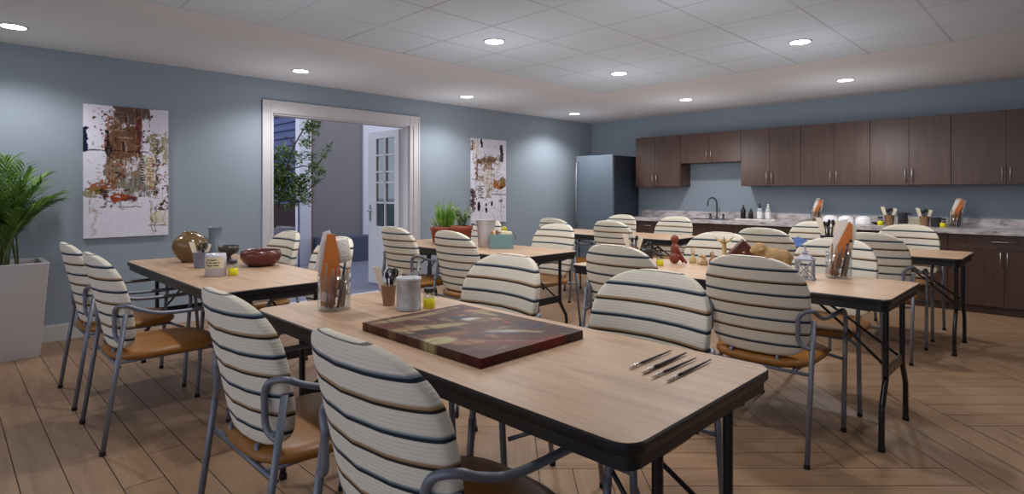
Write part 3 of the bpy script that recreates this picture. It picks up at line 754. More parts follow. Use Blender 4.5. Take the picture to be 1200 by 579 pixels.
# refrigerator
M_fr = mat('dark blue grey steel', rgb(96,109,122), 0.5, metal=0.05, bump=0.02)
fg = thing('refrigerator', 'tall blue grey refrigerator with a dark side in the corner of the room', 'refrigerator', (0, -0.655, 0))
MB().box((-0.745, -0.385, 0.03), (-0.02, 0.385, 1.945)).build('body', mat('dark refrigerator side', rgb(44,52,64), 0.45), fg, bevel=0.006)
d = MB().box((-0.80, -0.385, 0.60), (-0.752, 0.385, 1.955)).build('door', M_fr, fg, bevel=0.008, bseg=3)
MB().tube(smooth_path([(-0.80, 0.335, 0.78), (-0.85, 0.335, 0.84), (-0.862, 0.335, 1.3), (-0.85, 0.335, 1.78), (-0.80, 0.335, 1.84)], 5), 0.012, 10).build('handle', M_chrome, d)
d = MB().box((-0.80, -0.385, 0.05), (-0.752, 0.385, 0.592)).build('freezer_drawer', M_fr, fg, bevel=0.008, bseg=3)
MB().tube([(-0.80, -0.30, 0.50), (-0.845, -0.30, 0.50), (-0.845, 0.30, 0.50), (-0.80, 0.30, 0.50)], 0.012, 10).build('handle', M_chrome, d)
MB().box((-0.80, -0.388, 1.12), (-0.752, -0.384, 1.17)).build('badge', M_chrome, fg)
m = MB()
for x in (-0.68, -0.10):
    for y in (-0.33, 0.33): m.lathe([(0.025, 0), (0.025, 0.03)], (x, y, 0), 12)
m.build('foot', M_blackm, fg)

# ---------------------------------------------------------------- folding tables
TW, TL_, TH = 0.79, 2.03, 0.80
def make_table(label, loc):
    t = thing('folding_table', label, 'table', loc, 0, 'rectangular folding tables')
    hw, hl = TW/2, TL_/2
    MB().prism(rrect(-hw+.004, -hl+.004, hw-.004, hl-.004, .056, 8), TH-.010, TH).build('tabletop', M_top, t)
    m = MB()
    rs = [[Vector((x, y, z)) for x, y in rrect(-hw+i, -hl+i, hw-i, hl-i, .06-i, 8)] for i, z in ((.004, TH-.001), (0, TH-.005), (0, TH-.026), (.003, TH-.030))]
    m.rings(rs, True, True, True); m.build('edge_band', M_black, t).modifiers.new('edge', 'EDGE_SPLIT').split_angle = R(40)
    m = MB()
    m.rings([[Vector((x, y, z)) for x, y in rrect(-hw+i, -hl+i, hw-i, hl-i, .06-i, 8)] for i, z in ((.014, TH-.029), (.014, TH-.066), (.026, TH-.066), (.026, TH-.029))], False, False, False)
    m.build('apron', M_black, t)
    for s in (-1, 1):
        ye = s*(hl-.058)
        for q in (-1, 1):
            p = smooth_path([(q*.195, ye, TH-.035), (q*.195, ye, .60), (q*.195, ye, .375), (q*.205, ye, .34), (q*.265, ye, .25), (q*.283, ye, .21), (q*.287, ye, .12), (q*.287, ye, .02)], 3)
            l = MB().tube(p, 0.0145, 10).build('leg', M_blackm, t)
            MB().lathe([(0.018, 0), (0.018, 0.022), (0.014, 0.028)], (q*.287, ye, 0), 12).build('foot_cap', M_rubber, l)
        MB().box((-.20, ye-.006, .355), (.20, ye+.006, .415)).build('cross_bar', M_blackm, t, bevel=0.002)
        m = MB()
        for q in (-1, 1):
            m.tube([(q*.03, ye-s*.46, TH-.05), (q*.085, ye-s*.235, .585), (q*.15, ye-s*.004, .40)], .0075, 6)
        m.box((-.05, ye-s*.46-.015, TH-.068), (.05, ye-s*.46+.015, TH-.03)); m.build('brace', M_blackm, t)
    return t
YA, YBm = -4.835, -2.27
tables = [((-7.245, YA), 'nearest folding table, with the dark painted canvas and four brushes on it'),
          ((-7.245, YBm), 'folding table at the left with the brown vase and the red bowl on it'),
          ((-4.950, YA), 'folding table in the middle right with the white lantern and carved figures on it'),
          ((-4.950, YBm), 'folding table in front of the doorway with terracotta pots and the teal box on it'),
          ((-2.540, YA), 'folding table at the right, closest to the counter, with a blue cloth on it'),
          ((-2.540, YBm), 'bare folding table in front of the refrigerator')]
tb0 = make_table(tables[0][1], (tables[0][0][0], tables[0][0][1], 0))
for (x, y), l in tables[1:]: copy_tree(tb0, (x, y, 0), 0, l)

# ---------------------------------------------------------------- striped armchairs
def make_chair(label, loc, rz):
    t = thing('armchair', label, 'chair', loc, rz, 'striped armchairs around the tables')
    # backrest
    zc, z0, z1, W = 0.775, 0.492, 1.012, 0.270; K = 44
    rs = []; NZ = 40
    for i in range(NZ+1):
        th_ = -PI/2+PI*i/NZ; s_ = math.sin(th_)
        z = zc+(z1-zc)*s_ if s_ > 0 else zc+(zc-z0)*s_
        f = max(1-abs(s_)**2.8, 0)**(1/2.8) if s_ > 0 else max(1-abs(s_)**4.6, 0)**(1/4.6)
        w_ = W*max(f, 0.02)*(1-0.05*(max(0, (zc-z))/(zc-z0))); tk = 0.031*max(f, 0.03)**0.8
        xc = -0.210-0.085*((z-z0)/(z1-z0))-0.03*((z-z0)/(z1-z0))**2
        rs.append([Vector((xc+px+0.9*py*py, py, z)) for px, py in sell(tk, w_, 5.0, K)])
    MB().rings(rs, True, True, True).build('backrest', M_stripe, t)
    # seat
    rs = []
    for a, b_, z in ((.215, .215, .442), (.255, .250, .446), (.268, .262, .458), (.270, .264, .470), (.262, .256, .484), (.22, .21, .493), (.12, .12, .4975), (.02, .02, .499)):
        rs.append([Vector((0.02+px, py, z-0.006*(px/.27)**2)) for px, py in sell(a, b_, 3.2, 40)])
    MB().rings(rs, True, True, True).build('seat', M_seat, t)
    m = MB(); m.tube([(-.232, -.283, .432), (-.232, .283, .432)], .009, 8); m.tube([(.300, -.283, .405), (.24, -.22, .432), (.24, .22, .432), (.300, .283, .405)], .009, 8)
    for y in (-.20, .20): m.tube([(-.235, y, .434), (.24, y, .434)], .008, 8)
    for y in (-.12, .12): m.tube([(-.15, y, .437), (-.225, y, .437), (-.228, y, .50)], .009, 8)
    m.build('seat_frame', M_grey, t)
    for s in (-1, 1):
        y = s*.286
        l = MB().tube([(-.305, y, .012), (-.205, y, .70)], .0125, 10).build('leg', M_grey, t)
        MB().lathe([(.015, 0), (.015, .018), (.0125, .022)], (-.305, y, 0), 12).build('foot_cap', M_rubber, l)
        p = smooth_path([(.300, y, .012), (.318, y, .30), (.335, y, .55)], 2)
        l = MB().tube(p, .0125, 10).build('leg', M_grey, t)
        MB().lathe([(.015, 0), (.015, .018), (.0125, .022)], (.300, y, 0), 12).build('foot_cap', M_rubber, l)
        yi = s*.222; ym_ = s*.245
        yi = s*.226; ym_ = s*.250
        p = smooth_path([(-.226, y, .560), (-.236, ym_, .570), (-.242, yi, .60), (-.244, yi, .66), (-.244, yi, .705), (-.236, ym_, .738), (-.20, s*.284, .744), (-.14, y, .715), (-.03, y, .684), (.18, y, .680), (.275, y, .682), (.325, y, .660), (.340, y, .60), (.335, y, .54)], 4)
        MB().tube(p, .0115, 10).build('armrest', M_grey, t)
    return t
ch = []
def C_(x, y, face, label): ch.append((x, y, 0 if face > 0 else PI, label))
N_ = 'striped armchair '
C_(-7.690, -5.30, 1, N_+'closest to the viewer, seen from behind at the very bottom')
C_(-7.690, -4.45, 1, N_+'seen from behind at the left end of the nearest table')
C_(-6.850, -5.27, -1, N_+'facing the viewer across the nearest table, behind the four brushes')
C_(-6.850, -4.40, -1, N_+'facing the viewer across the nearest table, behind the painted canvas')
C_(-7.775, -1.865, 1, N_+'farthest to the left, nearest the palm')
C_(-7.775, -2.715, 1, N_+'second from the left, seen from behind beside the table with the brown vase')
C_(-6.905, -1.86, -1, N_+'in front of the left side of the doorway, behind the red bowl')
C_(-6.905, -2.70, -1, N_+'partly hidden behind the orange set square of the nearest supply jar')
C_(-5.400, -5.295, 1, N_+'seen from behind at the lantern table, right of the centre')
C_(-5.400, -4.46, 1, N_+'left of the other one seen from behind at the lantern table')
C_(-4.490, -5.30, -1, N_+'facing the viewer behind the lantern and supply jar')
C_(-4.490, -4.45, -1, N_+'facing the viewer behind the carved stable and small figures')
C_(-5.330, -1.90, 1, N_+'in front of the doorway\'s open glazed door, seen from behind')
C_(-5.330, -2.745, 1, N_+'in front of the terracotta pots, seen from behind')
C_(-4.455, -1.66, -1, N_+'mostly hidden behind the teal box of clay tools')
C_(-4.480, -2.72, -1, N_+'facing the viewer right of the teal box, across the plant table')
C_(-3.080, -5.31, 1, N_+'with its greyish back to the viewer at the blue cloth table')
C_(-3.080, -4.46, 1, N_+'with its back to the viewer behind the woolly sheep figure')
C_(-2.110, -5.30, -1, N_+'facing the viewer beside the counter, farthest to the right')
C_(-2.110, -4.45, -1, N_+'facing the viewer behind the blue cloth, close to the counter')
C_(-3.000, -1.87, 1, N_+'at the bare table, barely showing above the chair right of the teal box')
C_(-3.000, -2.73, 1, N_+'at the bare table, seen from behind in front of the refrigerator')
C_(-2.090, -1.90, -1, N_+'facing the viewer across the bare table, nearest the refrigerator')
C_(-2.090, -2.74, -1, N_+'facing the viewer across the bare table, left of the sink')
c0 = make_chair(ch[0][3], (ch[0][0], ch[0][1], 0), ch[0][2])
for x, y, rz, l in ch[1:]: copy_tree(c0, (x, y, 0), rz, l)

# ---------------------------------------------------------------- table canvas and brushes
cv = Canvas(150, 120, rl(84,50,40), 0.72)
cv.rect(-.1, -.1, 1.1, 1.1, rl(86,54,42), 1, tex=.5, fr=5)
MAR = rl(84,34,32); CRE = rl(156,138,100); OLV = rl(140,126,78); DBR = rl(52,34,30); TN = rl(150,108,76); NV = rl(54,50,66); RD = rl(150,48,36)
def band(u0, v0, u1, v1, w, col, a=.95, rag=.25):
    cu, cvv = (u0+u1)/2, (v0+v1)/2; dx, dy = u1-u0, (v1-v0)*.72; L = math.hypot(dx, dy)/2
    cv.ell(cu, cvv, L, w/.72, col, a, rag=rag, tex=.3, fr=7, rot=math.atan2(dy, dx), soft=.35)
band(.0, 1.0, .05, .1, .03, MAR); band(.07, 1.05, .10, .25, .045, CRE, .9); band(.15, 1.1, .22, .3, .035, MAR); band(.14, .2, .30, .0, .05, TN)
band(.26, .45, .36, .30, .06, NV, 1); band(.34, .40, .40, .25, .035, rl(190,190,180), 1); band(.22, .12, .42, .1, .03, OLV)
band(.26, 1.08, .44, .42, .060, CRE, 1, .2); band(.40, 1.08, .52, .50, .05, DBR, 1); band(.38, .35, .5, .15, .05, TN); band(.50, .95, .62, .55, .05, rl(130,84,52))
band(.58, 1.08, .66, .78, .085, rl(168,156,112), 1, .2); band(.64, .55, .78, .30, .03, rl(170,166,158), 1, .3); band(.62, .62, .84, .30, .012, rl(60,74,110), 1)
band(.60, .25, .80, .02, .10, NV, 1); band(.55, .25, .60, .18, .03, RD, 1); band(.74, .0, .80, .1, .03, RD, .6); band(.70, .40, .98, .15, .025, CRE, .8)
band(.80, .80, .92, .50, .10, rl(112,56,50), 1); band(.90, 1.1, 1.02, .8, .09, rl(86,32,32), 1); band(.96, .6, 1.02, .2, .07, rl(120,44,38), .9); band(.70, .9, .80, .7, .05, TN, .8)
band(.97, .15, 1.0, .0, .06, rl(96,66,40)); band(.86, .3, .96, .1, .04, DBR, .8)
strokes(cv, 60, 0, 0, 1, 1, [MAR, CRE, DBR, TN, NV, OLV, rl(130,50,40)], 9, L=(.04, .16), W=(.006, .03), a=(.3, .7))
cv.c *= 0.85
o = canvas_object('painted_canvas', cv, (-6.998, -4.535, TH+.031), (0, -.688, 0), (-.504, 0, 0), (0, 0, 1), .031, M_paintg)
tag(o, 'dark red, brown and cream painted canvas lying flat on the nearest table', 'painting')
M_bh = mat('dark lacquered brush handle', rgb(44,28,36), 0.3); M_fer = mat('bright brush ferrule', rgb(210,205,210), 0.25, metal=0.8); M_bris = mat('pale brush bristle', rgb(214,200,184), 0.8)
def brush(name, label, loc, ang, L, r, group, tilt=0.0, hcol=None, cat='brush', bcol=None):
    """tip at the origin, handle along +X; tilt raises the brush to stand bristles up"""
    o = bpy.data.objects.new(name, None); C.objects.link(o); o.location = loc; o.rotation_euler = (0, -tilt, ang); tag(o, label, cat, group)
    M_ = Matrix.Rotation(R(90), 4, 'Y')
    MB().lathe([(r*.2, 0), (r*.9, L*.05), (r*1.05, L*.10), (r*.9, L*.13)], n=10, M=M_).build('bristle', bcol or M_bris, o)
    MB().lathe([(r*.95, L*.12), (r*.8, L*.24)], n=10, M=M_).build('ferrule', M_fer, o)
    MB().lathe([(r*.8, L*.235), (r*1.05, L*.36), (r*.8, L*.7), (r*.4, L)], n=10, M=M_).build('handle', hcol or M_bh, o)
    return o
bl = [(-7.192, -5.548, 'leftmost and farthest from the chair'), (-7.205, -5.602, 'second from the left, thickest white tip'), (-7.222, -5.643, 'third from the left'), (-7.222, -5.690, 'rightmost, nearest the table corner')]
for i, (x, y, l) in enumerate(bl):
    brush('paintbrush', 'dark handled paintbrush lying on the nearest table, '+l.split(' and')[0] if i == 0 else 'dark handled paintbrush lying on the nearest table, '+l, (x, y, TH+.0065), R((1, 2, 0, 1)[i]), (.262, .285, .27, .285)[i], (.0044, .0060, .0046, .0050)[i], 'paintbrushes lying on the nearest table')

# ---------------------------------------------------------------- art supplies
M_orange = mat('orange stained wood', rgb(196,110,40), 0.45, var=0.12, var_scale=14)
M_foam = mat('white foam board', rgb(226,222,216), 0.7)
M_fleece = mat('white roller fleece', rgb(226,220,210), 0.95, bump=0.8, bump_scale=120)
M_tanw = mat('bare wooden stick', rgb(150,112,76), 0.6); M_brw = mat('reddish wooden stick', rgb(138,88,64), 0.6)
M_kraft = mat('brown kraft paper', rgb(150,116,86), 0.8)
def stick(mb, c, base, top, r, n=8): mb.tube([Vector(base)+Vector(c), Vector(top)+Vector(c)], r, n)
def glass_vessel(t, r, h, th=0.004, n=36, m=None):
    MB().lathe([(r*.97, 0), (r, .006), (r, h), (r-th, h), (r-th, .012), (0.001, .012)], n=n, cap0=True, cap1=True).build('glass', m or M_glass, t)
def supply_jar(x, y, z, rz, where, s=1.0, roller=True):
    if roller: SQ = [(-.060, .02), (.0, .02), (.028, .17), (.004, .345), (-.032, .348), (-.058, .17)]; FB = [(-.052, .02), (-.03, .02), (-.012, .34), (-.020, .364), (-.050, .354), (-.086, .195), (-.068, .165)]; KN = (.004, .018, .12)
    else: SQ = [(-.054, .02), (-.008, .018), (.060, .215), (.074, .24), (.076, .335), (.058, .356), (-.012, .195)]; FB = [(-.064, .02), (-.030, .02), (.060, .34), (.048, .368), (.008, .360), (-.052, .18)]; KN = (.066, -.018, .235)
    """glass jar holding a set square, foam boards, a roller and sticks: each is its own thing"""
    G = 'sticks standing in the supply jar '+where
    R0 = Matrix.Translation((x, y, z)) @ Matrix.Rotation(rz, 4, 'Z') @ Matrix.Scale(s, 4)
    def place(o): o.matrix_world = R0
    t = bpy.data.objects.new('glass_jar', None); C.objects.link(t); place(t); tag(t, 'clear glass jar of drawing tools '+where, 'jar')
    glass_vessel(t, .074, .165)
    # set square: wedge leaning in the jar (local X is across the view)
    m = MB(); Mx = Matrix.Translation((0, -.012, 0)) @ Matrix.Rotation(R(90), 4, 'X')
    m.prism(SQ, -.006, .006, M=Mx)
    o = m.build('set_square', M_orange, None, bevel=0.0015); place(o); tag(o, 'orange set square in the jar '+where, 'set square')
    kn = MB().lathe([(.0095, 0), (.0095, .012), (.006, .016)], n=12, M=Matrix.Translation(KN) @ Matrix.Rotation(R(90), 4, 'X')).build('knob', M_blackm, o)
    m = MB(); m.prism(FB, -.004, .004, M=Matrix.Translation((0, .008, 0)) @ Matrix.Rotation(R(90), 4, 'X'))
    o = m.build('foam_board', M_foam, None, bevel=0.001); place(o); tag(o, 'slanting white board in the jar '+where, 'board')
    if roller:
        o = bpy.data.objects.new('paint_roller', None); C.objects.link(o); place(o); tag(o, 'white fleece roller in the jar '+where, 'roller')
        MB().lathe([(.026, 0), (.035, .006), (.036, .100), (.028, .108)], n=24, M=Matrix.Translation((.046, .02, .215)) @ Matrix.Rotation(R(-12), 4, 'Y')).build('fleece_sleeve', M_fleece, o)
        MB().tube([(.030, .012, .016), (.040, .015, .12), (.050, .020, .21)], .004, 8).build('wire_handle', M_nickel, o)
    else:
        m = MB(); m.prism([(.012, .02), (.045, .02), (.104, .335), (.074, .345)], -.004, .004, M=Matrix.Translation((0, .020, 0)) @ Matrix.Rotation(R(90), 4, 'X'))
        o = m.build('foam_board', M_foam, None, bevel=0.001); place(o); tag(o, 'upright white board in the jar '+where, 'board')
    r2 = random.Random(3)
    for i in range(12):
        a = r2.uniform(-2.7, -.3) if i < 9 else r2.uniform(.4, 2.6); q = .05
        bx, by = .04*math.cos(a), .04*math.sin(a); tx, ty = .062*math.cos(a+.5), .062*math.sin(a+.5)
        h = r2.uniform(.15, .23)
        m = MB(); m.tube([(bx, by, .014), (tx, ty, h)], .0060, 8)
        o = m.build('wooden_stick', (M_tanw, M_brw, M_bh)[i % 3], None); place(o)
        tag(o, 'slim wooden stick in the jar '+where, 'stick', G)
M_paper = mat('cream paper strip', rgb(224,212,190), 0.8); M_blackp = mat('black plastic', rgb(26,26,30), 0.35)
def paper_cup(x, y, z, rz, where, h=.095, r=.034, m=None, blades=True, strips=True, dark=3, s=1.0):
    R0 = Matrix.Translation((x, y, z)) @ Matrix.Rotation(rz, 4, 'Z') @ Matrix.Scale(s, 4)
    o = MB().lathe([(r*.78, 0), (r*.8, .004), (r, h), (r*1.04, h+.002), (r*.96, h+.002), (r*.76, .006), (.001, .006)], n=24).build('paper_cup', m or M_kraft, None)
    o.matrix_world = R0; tag(o, ('brown paper cup ' if m is None else 'dark cup ')+'of tools '+where, 'cup')
    if strips:
        for i, (bx, tx, hh) in enumerate(((-.012, -.060, .185), (.004, .044, .17))):
            mb = MB(); mb.prism([(bx-.012, .012), (bx+.012, .012), (tx+.022, hh-.01), (tx+.010, hh), (tx-.016, hh)], -.002, .002, M=Matrix.Translation((0, .006-.012*i, 0)) @ Matrix.Rotation(R(90), 4, 'X'))
            q = mb.build('paper_strip', M_paper, None); q.matrix_world = R0; tag(q, ('left-leaning' if i == 0 else 'right-leaning')+' cream paper strip in the cup '+where, 'paper strip')
    for i in range(dark):
        a = -1.9+i*1.15; mb = MB(); tx, ty = .026*math.cos(a), .020*math.sin(a)
        mb.tube([(tx*.5, ty*.5, .014), (tx, ty, .135+.012*(i % 2))], .0045, 8)
        mb.ellipsoid((tx*1.1, ty, .145+.012*(i % 2)), (.010, .006, .020), 10, 6)
        q = mb.build('modelling_tool', M_blackp, None); q.matrix_world = R0; tag(q, 'black handled modelling tool in the cup '+where, 'tool', 'black handled tools in the cup '+where)
    if blades:
        q = bpy.data.objects.new('scissors', None); C.objects.link(q); q.matrix_world = R0; tag(q, 'black handled scissors standing in the cup '+where, 'scissors')
        for sx_ in (-1, 1):
            c_ = Vector((.016+sx_*.012, -.014, .155)); ring = [c_+Vector((.0125*math.cos(a), 0, .020*math.sin(a))) for a in [2*PI*k/14 for k in range(15)]]
            mb = MB(); mb.tube(ring, .0042, 6); mb.tube([(.016+sx_*.009, -.014, .137), (.010, -.012, .10)], .0045, 6); hd = mb.build('finger_loop', M_blackp, q)
        MB().tube([(.010, -.012, .105), (.006, -.006, .014)], .004, 6).build('blade', M_chrome, q)
def paint_pot(x, y, z, where, s=1.0, rz=0):
    t = thing('paint_pot', 'small pot of bright yellow paint '+where, 'paint pot', (x, y, z), rz); t.scale = (s, s, s)
    MB().lathe([(.022, 0), (.0256, .003), (.0258, .040), (.023, .043)], n=24).build('paint', mat('bright yellow paint', rgb(226,214,30), 0.4), t)
    MB().lathe([(.0250, .043), (.0250, .066), (.020, .072), (.0185, .072), (.0235, .065), (.0235, .043)], n=24, cap0=False, cap1=False).build('glass', M_glass, t)
    MB().lathe([(.021, .070), (.023, .072), (.023, .086), (.021, .089)], n=24).build('lid', mat('dark jar lid', rgb(44,40,48), 0.4), t)
M_galv = mat('mottled galvanised tin', rgb(176,176,180), 0.42, metal=0.35, var=0.55, var_scale=26, bump=0.15, bump_scale=50)
VR = -0.92   # turn that puts local X across the line of sight for things seen left of centre
# nearest table
supply_jar(-7.385, -4.09, TH, R(-28), 'at the far end of the nearest table')
paper_cup(-7.155, -4.185, TH, R(-33), 'beside the tin on the nearest table')
t = thing('tin_can', 'mottled silver tin can beside the yellow paint on the nearest table', 'can', (-7.150, -4.340, TH))
MB().lathe([(.052, 0), (.056, .003), (.056, .008), (.0545, .012), (.0545, .138), (.0565, .142), (.0565, .147)], n=36).build('can_body', M_galv, t)
MB().lathe([(.0575, .139), (.0575, .149), (.053, .150), (.051, .146), (.001, .146)], n=36, cap0=False).build('lid', M_galv, t)
paint_pot(-7.058, -4.372, TH, 'right of the silver tin on the nearest table', 1.05)

# left table
M_glaze = mat('olive brown ceramic glaze', rgb(112,86,52), 0.18, spec=0.6, var=0.15, var_scale=6)
t = thing('ceramic_vase', 'round olive brown glazed vase on the left table', 'vase', (-7.30, -1.67, TH))
MB().lathe([(.055, 0), (.060, .004), (.092, .04), (.118, .085), (.126, .125), (.118, .165), (.090, .200), (.062, .214), (.054, .220), (.056, .232), (.051, .232), (.048, .218), (.058, .208), (.085, .19), (.001, .05)], n=48, cap1=False).build('body', M_glaze, t)
t = thing('bottle_vase', 'tall grey bottle-shaped vase behind the round brown one', 'vase', (-7.10, -1.60, TH))
MB().lathe([(.070, 0), (.088, .006), (.094, .04), (.084, .09), (.062, .14), (.050, .18), (.047, .22), (.052, .252), (.054, .256), (.049, .256), (.043, .22), (.044, .18), (.001, .03)], n=40, cap1=False).build('body', mat('blue grey ceramic', rgb(112,120,132), 0.3), t)
M_bron = mat('dark bronze ceramic', rgb(60,54,50), 0.3, var=0.2)
t = thing('goblet', 'dark bronze goblet with a wide cup on the left table', 'goblet', (-7.14, -2.02, TH))
MB().lathe([(.058, 0), (.058, .005), (.035, .022), (.016, .045), (.014, .06), (.028, .070), (.058, .082), (.070, .105), (.072, .138), (.068, .138), (.062, .105), (.001, .085)], n=36, cap1=False).build('body', M_bron, t)
t = thing('wooden_bowl', 'wide reddish brown bowl at the right end of the left table', 'bowl', (-7.01, -2.29, TH))
MB().lathe([(.075, 0), (.085, .003), (.118, .030), (.137, .062), (.139, .085), (.132, .112), (.128, .114), (.125, .110), (.128, .082), (.105, .038), (.001, .018)], n=48, cap1=False).build('body', mat('reddish brown lacquer', rgb(92,42,34), 0.25, var=0.12, var_scale=5), t)
t = thing('labelled_jar', 'white jar with a cream written label on the left table', 'jar', (-7.415, -2.595, TH), R(-70))
MB().lathe([(.058, 0), (.063, .003), (.063, .125), (.060, .132), (.060, .143), (.056, .143), (.056, .13), (.001, .12)], n=36, cap1=False).build('jar_body', mat('milky white glass', rgb(190,190,198), 0.25), t)
m = MB(); N = 12
pts = [(R(-90+i*9.5-8), ) for i in range(N)]
lo_ = [Vector((.0638*math.cos(a[0]), .0638*math.sin(a[0]), .055)) for a in pts]; hi_ = [Vector((v.x, v.y, .125)) for v in lo_]
m.add(lo_+hi_, [(i, i+1, N+i+1, N+i) for i in range(N-1)], True); lb = m.build('label', mat('cream paper label', rgb(214,200,166), 0.7), t)
m = MB()
for row, (z0_, segs) in enumerate(((.105, ((-62, -44), (-40, -8))), (.088, ((-70, -58), (-54, -30), (-26, -5), (0, 8))), (.070, ((-64, -30), (-24, 4))))):
    for a0, a1 in segs:
        k = 4; A = [R(a0-16+(a1-a0)*i/k-10) for i in range(k+1)]
        lo_ = [Vector((.0642*math.cos(a), .0642*math.sin(a), z0_+.002*math.sin(i*2.1))) for i, a in enumerate(A)]; hi_ = [v+Vector((0, 0, .0055)) for v in lo_]
        m.add(lo_+hi_, [(i, i+1, k+2+i, k+1+i) for i in range(k)], True)
m.build('label_writing', M_blackp, lb)
paper_cup(-7.355, -2.10, TH, R(-17), 'between the brown vase and the labelled jar', h=.11, r=.052, m=mat('blue grey cup', rgb(120,126,146), 0.5), dark=2)
paint_pot(-7.325, -2.64, TH, 'on the left table beside the labelled jar', 1.1)

# plant table
M_terra = mat('terracotta', rgb(152,78,58), 0.7, var=0.1, var_scale=8)
def pot_parts(t, r, h, m=None):
    MB().lathe([(r*.70, 0), (r*.72, .003), (r*.92, h*.80), (r*.93, h*.80), (r, h*.81), (r*1.02, h*.985), (r, h), (r*.93, h), (r*.90, h*.9), (.001, h*.88)], n=32, cap1=False).build('pot', m or M_terra, t)
    MB().lathe([(r*.91, h*.86), (r*.90, h*.92)], n=24).build('soil', M_soil, t)
M_grass = m_leaf('bright grass green', rgb(76,128,44), rgb(150,186,84)); M_herb = m_leaf('pale herb green', rgb(110,136,92), rgb(172,190,146))
t = thing('potted_grass', 'terracotta pot of tall bright green grass on the plant table', 'plant', (-5.01, -1.93, TH)); pot_parts(t, .118, .185)
rnd = random.Random(8); m = MB()
for i in range(110):
    a = rnd.uniform(0, 2*PI); r = rnd.uniform(0, .075); o_ = rnd.uniform(.0, 1)
    p = Vector((r*math.cos(a), r*math.sin(a), .165)); d = Vector((math.cos(a)*.28*o_, math.sin(a)*.28*o_, 1)).normalized()
    leaf_quad(m, p, d, Vector((math.cos(a+1.5), math.sin(a+1.5), .1)), rnd.uniform(.20, .33), .011, droop=.15*o_)
m.build('grass', M_grass, t)
t = thing('potted_herb', 'large terracotta pot with a pale leafy herb, right of the grass', 'plant', (-5.03, -2.20, TH)); pot_parts(t, .108, .205)
m = MB(); m2 = MB()
for i in range(24):
    a = rnd.uniform(0, 2*PI); o_ = rnd.uniform(.1, 1); h = rnd.uniform(.09, .22)
    pts = smooth_path([(.03*math.cos(a), .03*math.sin(a), .18), (.06*o_*math.cos(a), .06*o_*math.sin(a), .18+h*.6), (.12*o_*math.cos(a), .12*o_*math.sin(a), .18+h)], 4)
    m2.tube(pts, .0018, 5)
    for q in pts[2:]:
        for k in range(4):
            d = Vector((rnd.uniform(-1,1), rnd.uniform(-1,1), rnd.uniform(-.3,.8))).normalized(); leaf_quad(m, q, d, Vector((0,0,1)), rnd.uniform(.018, .034), .016, segs=2)
m2.build('stem', M_stem, t); m.build('foliage', M_herb, t)
t = thing('potted_seedling', 'small terracotta pot with thin leaves, left of the grass pot', 'plant', (-4.93, -1.70, TH)); pot_parts(t, .085, .165)
m = MB()
for i in range(46):
    a = rnd.uniform(0, 2*PI); o_ = rnd.uniform(.2, 1.2)
    leaf_quad(m, Vector((.03*math.cos(a), .03*math.sin(a), .145)), Vector((math.cos(a)*.5*o_, math.sin(a)*.5*o_, 1)), Vector((math.cos(a+1.5), math.sin(a+1.5), .1)), rnd.uniform(.10, .20), .009, droop=.3*o_)
m.build('foliage', M_herb, t)
M_zinc = mat('pale zinc', rgb(200,198,206), 0.4, metal=0.35, var=0.1)
t = thing('zinc_churn', 'pale zinc churn with side handle and raised wire handle on the plant table', 'churn', (-4.885, -2.392, TH), R(-45))
MB().lathe([(.070, 0), (.074, .004), (.082, .16), (.098, .262), (.101, .266), (.096, .266), (.080, .17), (.001, .03)], n=36, cap1=False).build('body', M_zinc, t)
MB().tube(smooth_path([(-.094, 0, .235), (-.130, 0, .262), (-.150, 0, .215), (-.140, 0, .160), (-.088, 0, .125)], 5), .0065, 8).build('handle', M_zinc, t)
MB().tube(smooth_path([(-.060, .04, .262), (-.052, .03, .32), (-.030, .01, .365), (0, 0, .385), (.035, 0, .375), (.070, .01, .32), (.088, .03, .262)], 5), .0045, 8).build('wire_handle', M_zinc, t)
t = thing('tool_box', 'teal open box of clay tools on the plant table', 'box', (-4.885, -2.612, TH), R(-45))
m = MB(); a, b_, h = .112, .062, .135
m.box((-a, -b_, 0), (a, b_, .006)); m.box((-a, -b_, .006), (-a+.006, b_, h)); m.box((a-.006, -b_, .006), (a, b_, h)); m.box((-a+.006, -b_, .006), (a-.006, -b_+.006, h)); m.box((-a+.006, b_-.006, .006), (a-.006, b_, h))
m.build('box_body', mat('teal painted wood', rgb(104,138,138), 0.55), t, bevel=0.002)
def top_item(name, label, cat, mb, mtl, **k):
    o = mb.build(name, mtl, None, **k); o.matrix_world = Matrix.Translation((-4.885, -2.612, TH)) @ Matrix.Rotation(R(-45), 4, 'Z'); tag(o, label, cat); return o
for i, (dx, mm, nm) in enumerate(((-.070, M_orange, 'orange'), (-.045, mat('cream crayon', rgb(220,206,170), .6), 'cream'), (-.022, mat('red brown crayon', rgb(140,66,36), .6), 'red brown'))):
    top_item('chalk_block', nm+' chalk block leaning out of the teal box', 'chalk', MB().box((dx-.010, -.02, .02), (dx+.010, .0, .175), M=Matrix.Rotation(R(-8), 4, 'Y')), mm, bevel=.002)
top_item('sponge', 'cream sponge lying on top of the teal box', 'sponge', MB().box((-.02, -.045, .118), (.085, .035, .168), M=Matrix.Rotation(R(6), 4, 'Y')), mat('cream sponge', rgb(220,208,170), .95, bump=.8, bump_scale=90), bevel=.012)
top_item('ball', 'mustard yellow ball behind the sponge in the teal box', 'ball', MB().ellipsoid((.025, .028, .178), (.030, .030, .030), 18, 12), mat('mustard ball', rgb(164,150,44), .6))
top_item('clay_loop_tool', 'bent grey wire tool hanging over the right side of the teal box', 'tool', MB().tube(smooth_path([(.04, .0, .15), (.075, -.01, .172), (.105, -.01, .16), (.135, -.01, .115), (.13, -.01, .085)], 4), .004, 8), mat('grey wire', rgb(96,98,102), .4, metal=.6))

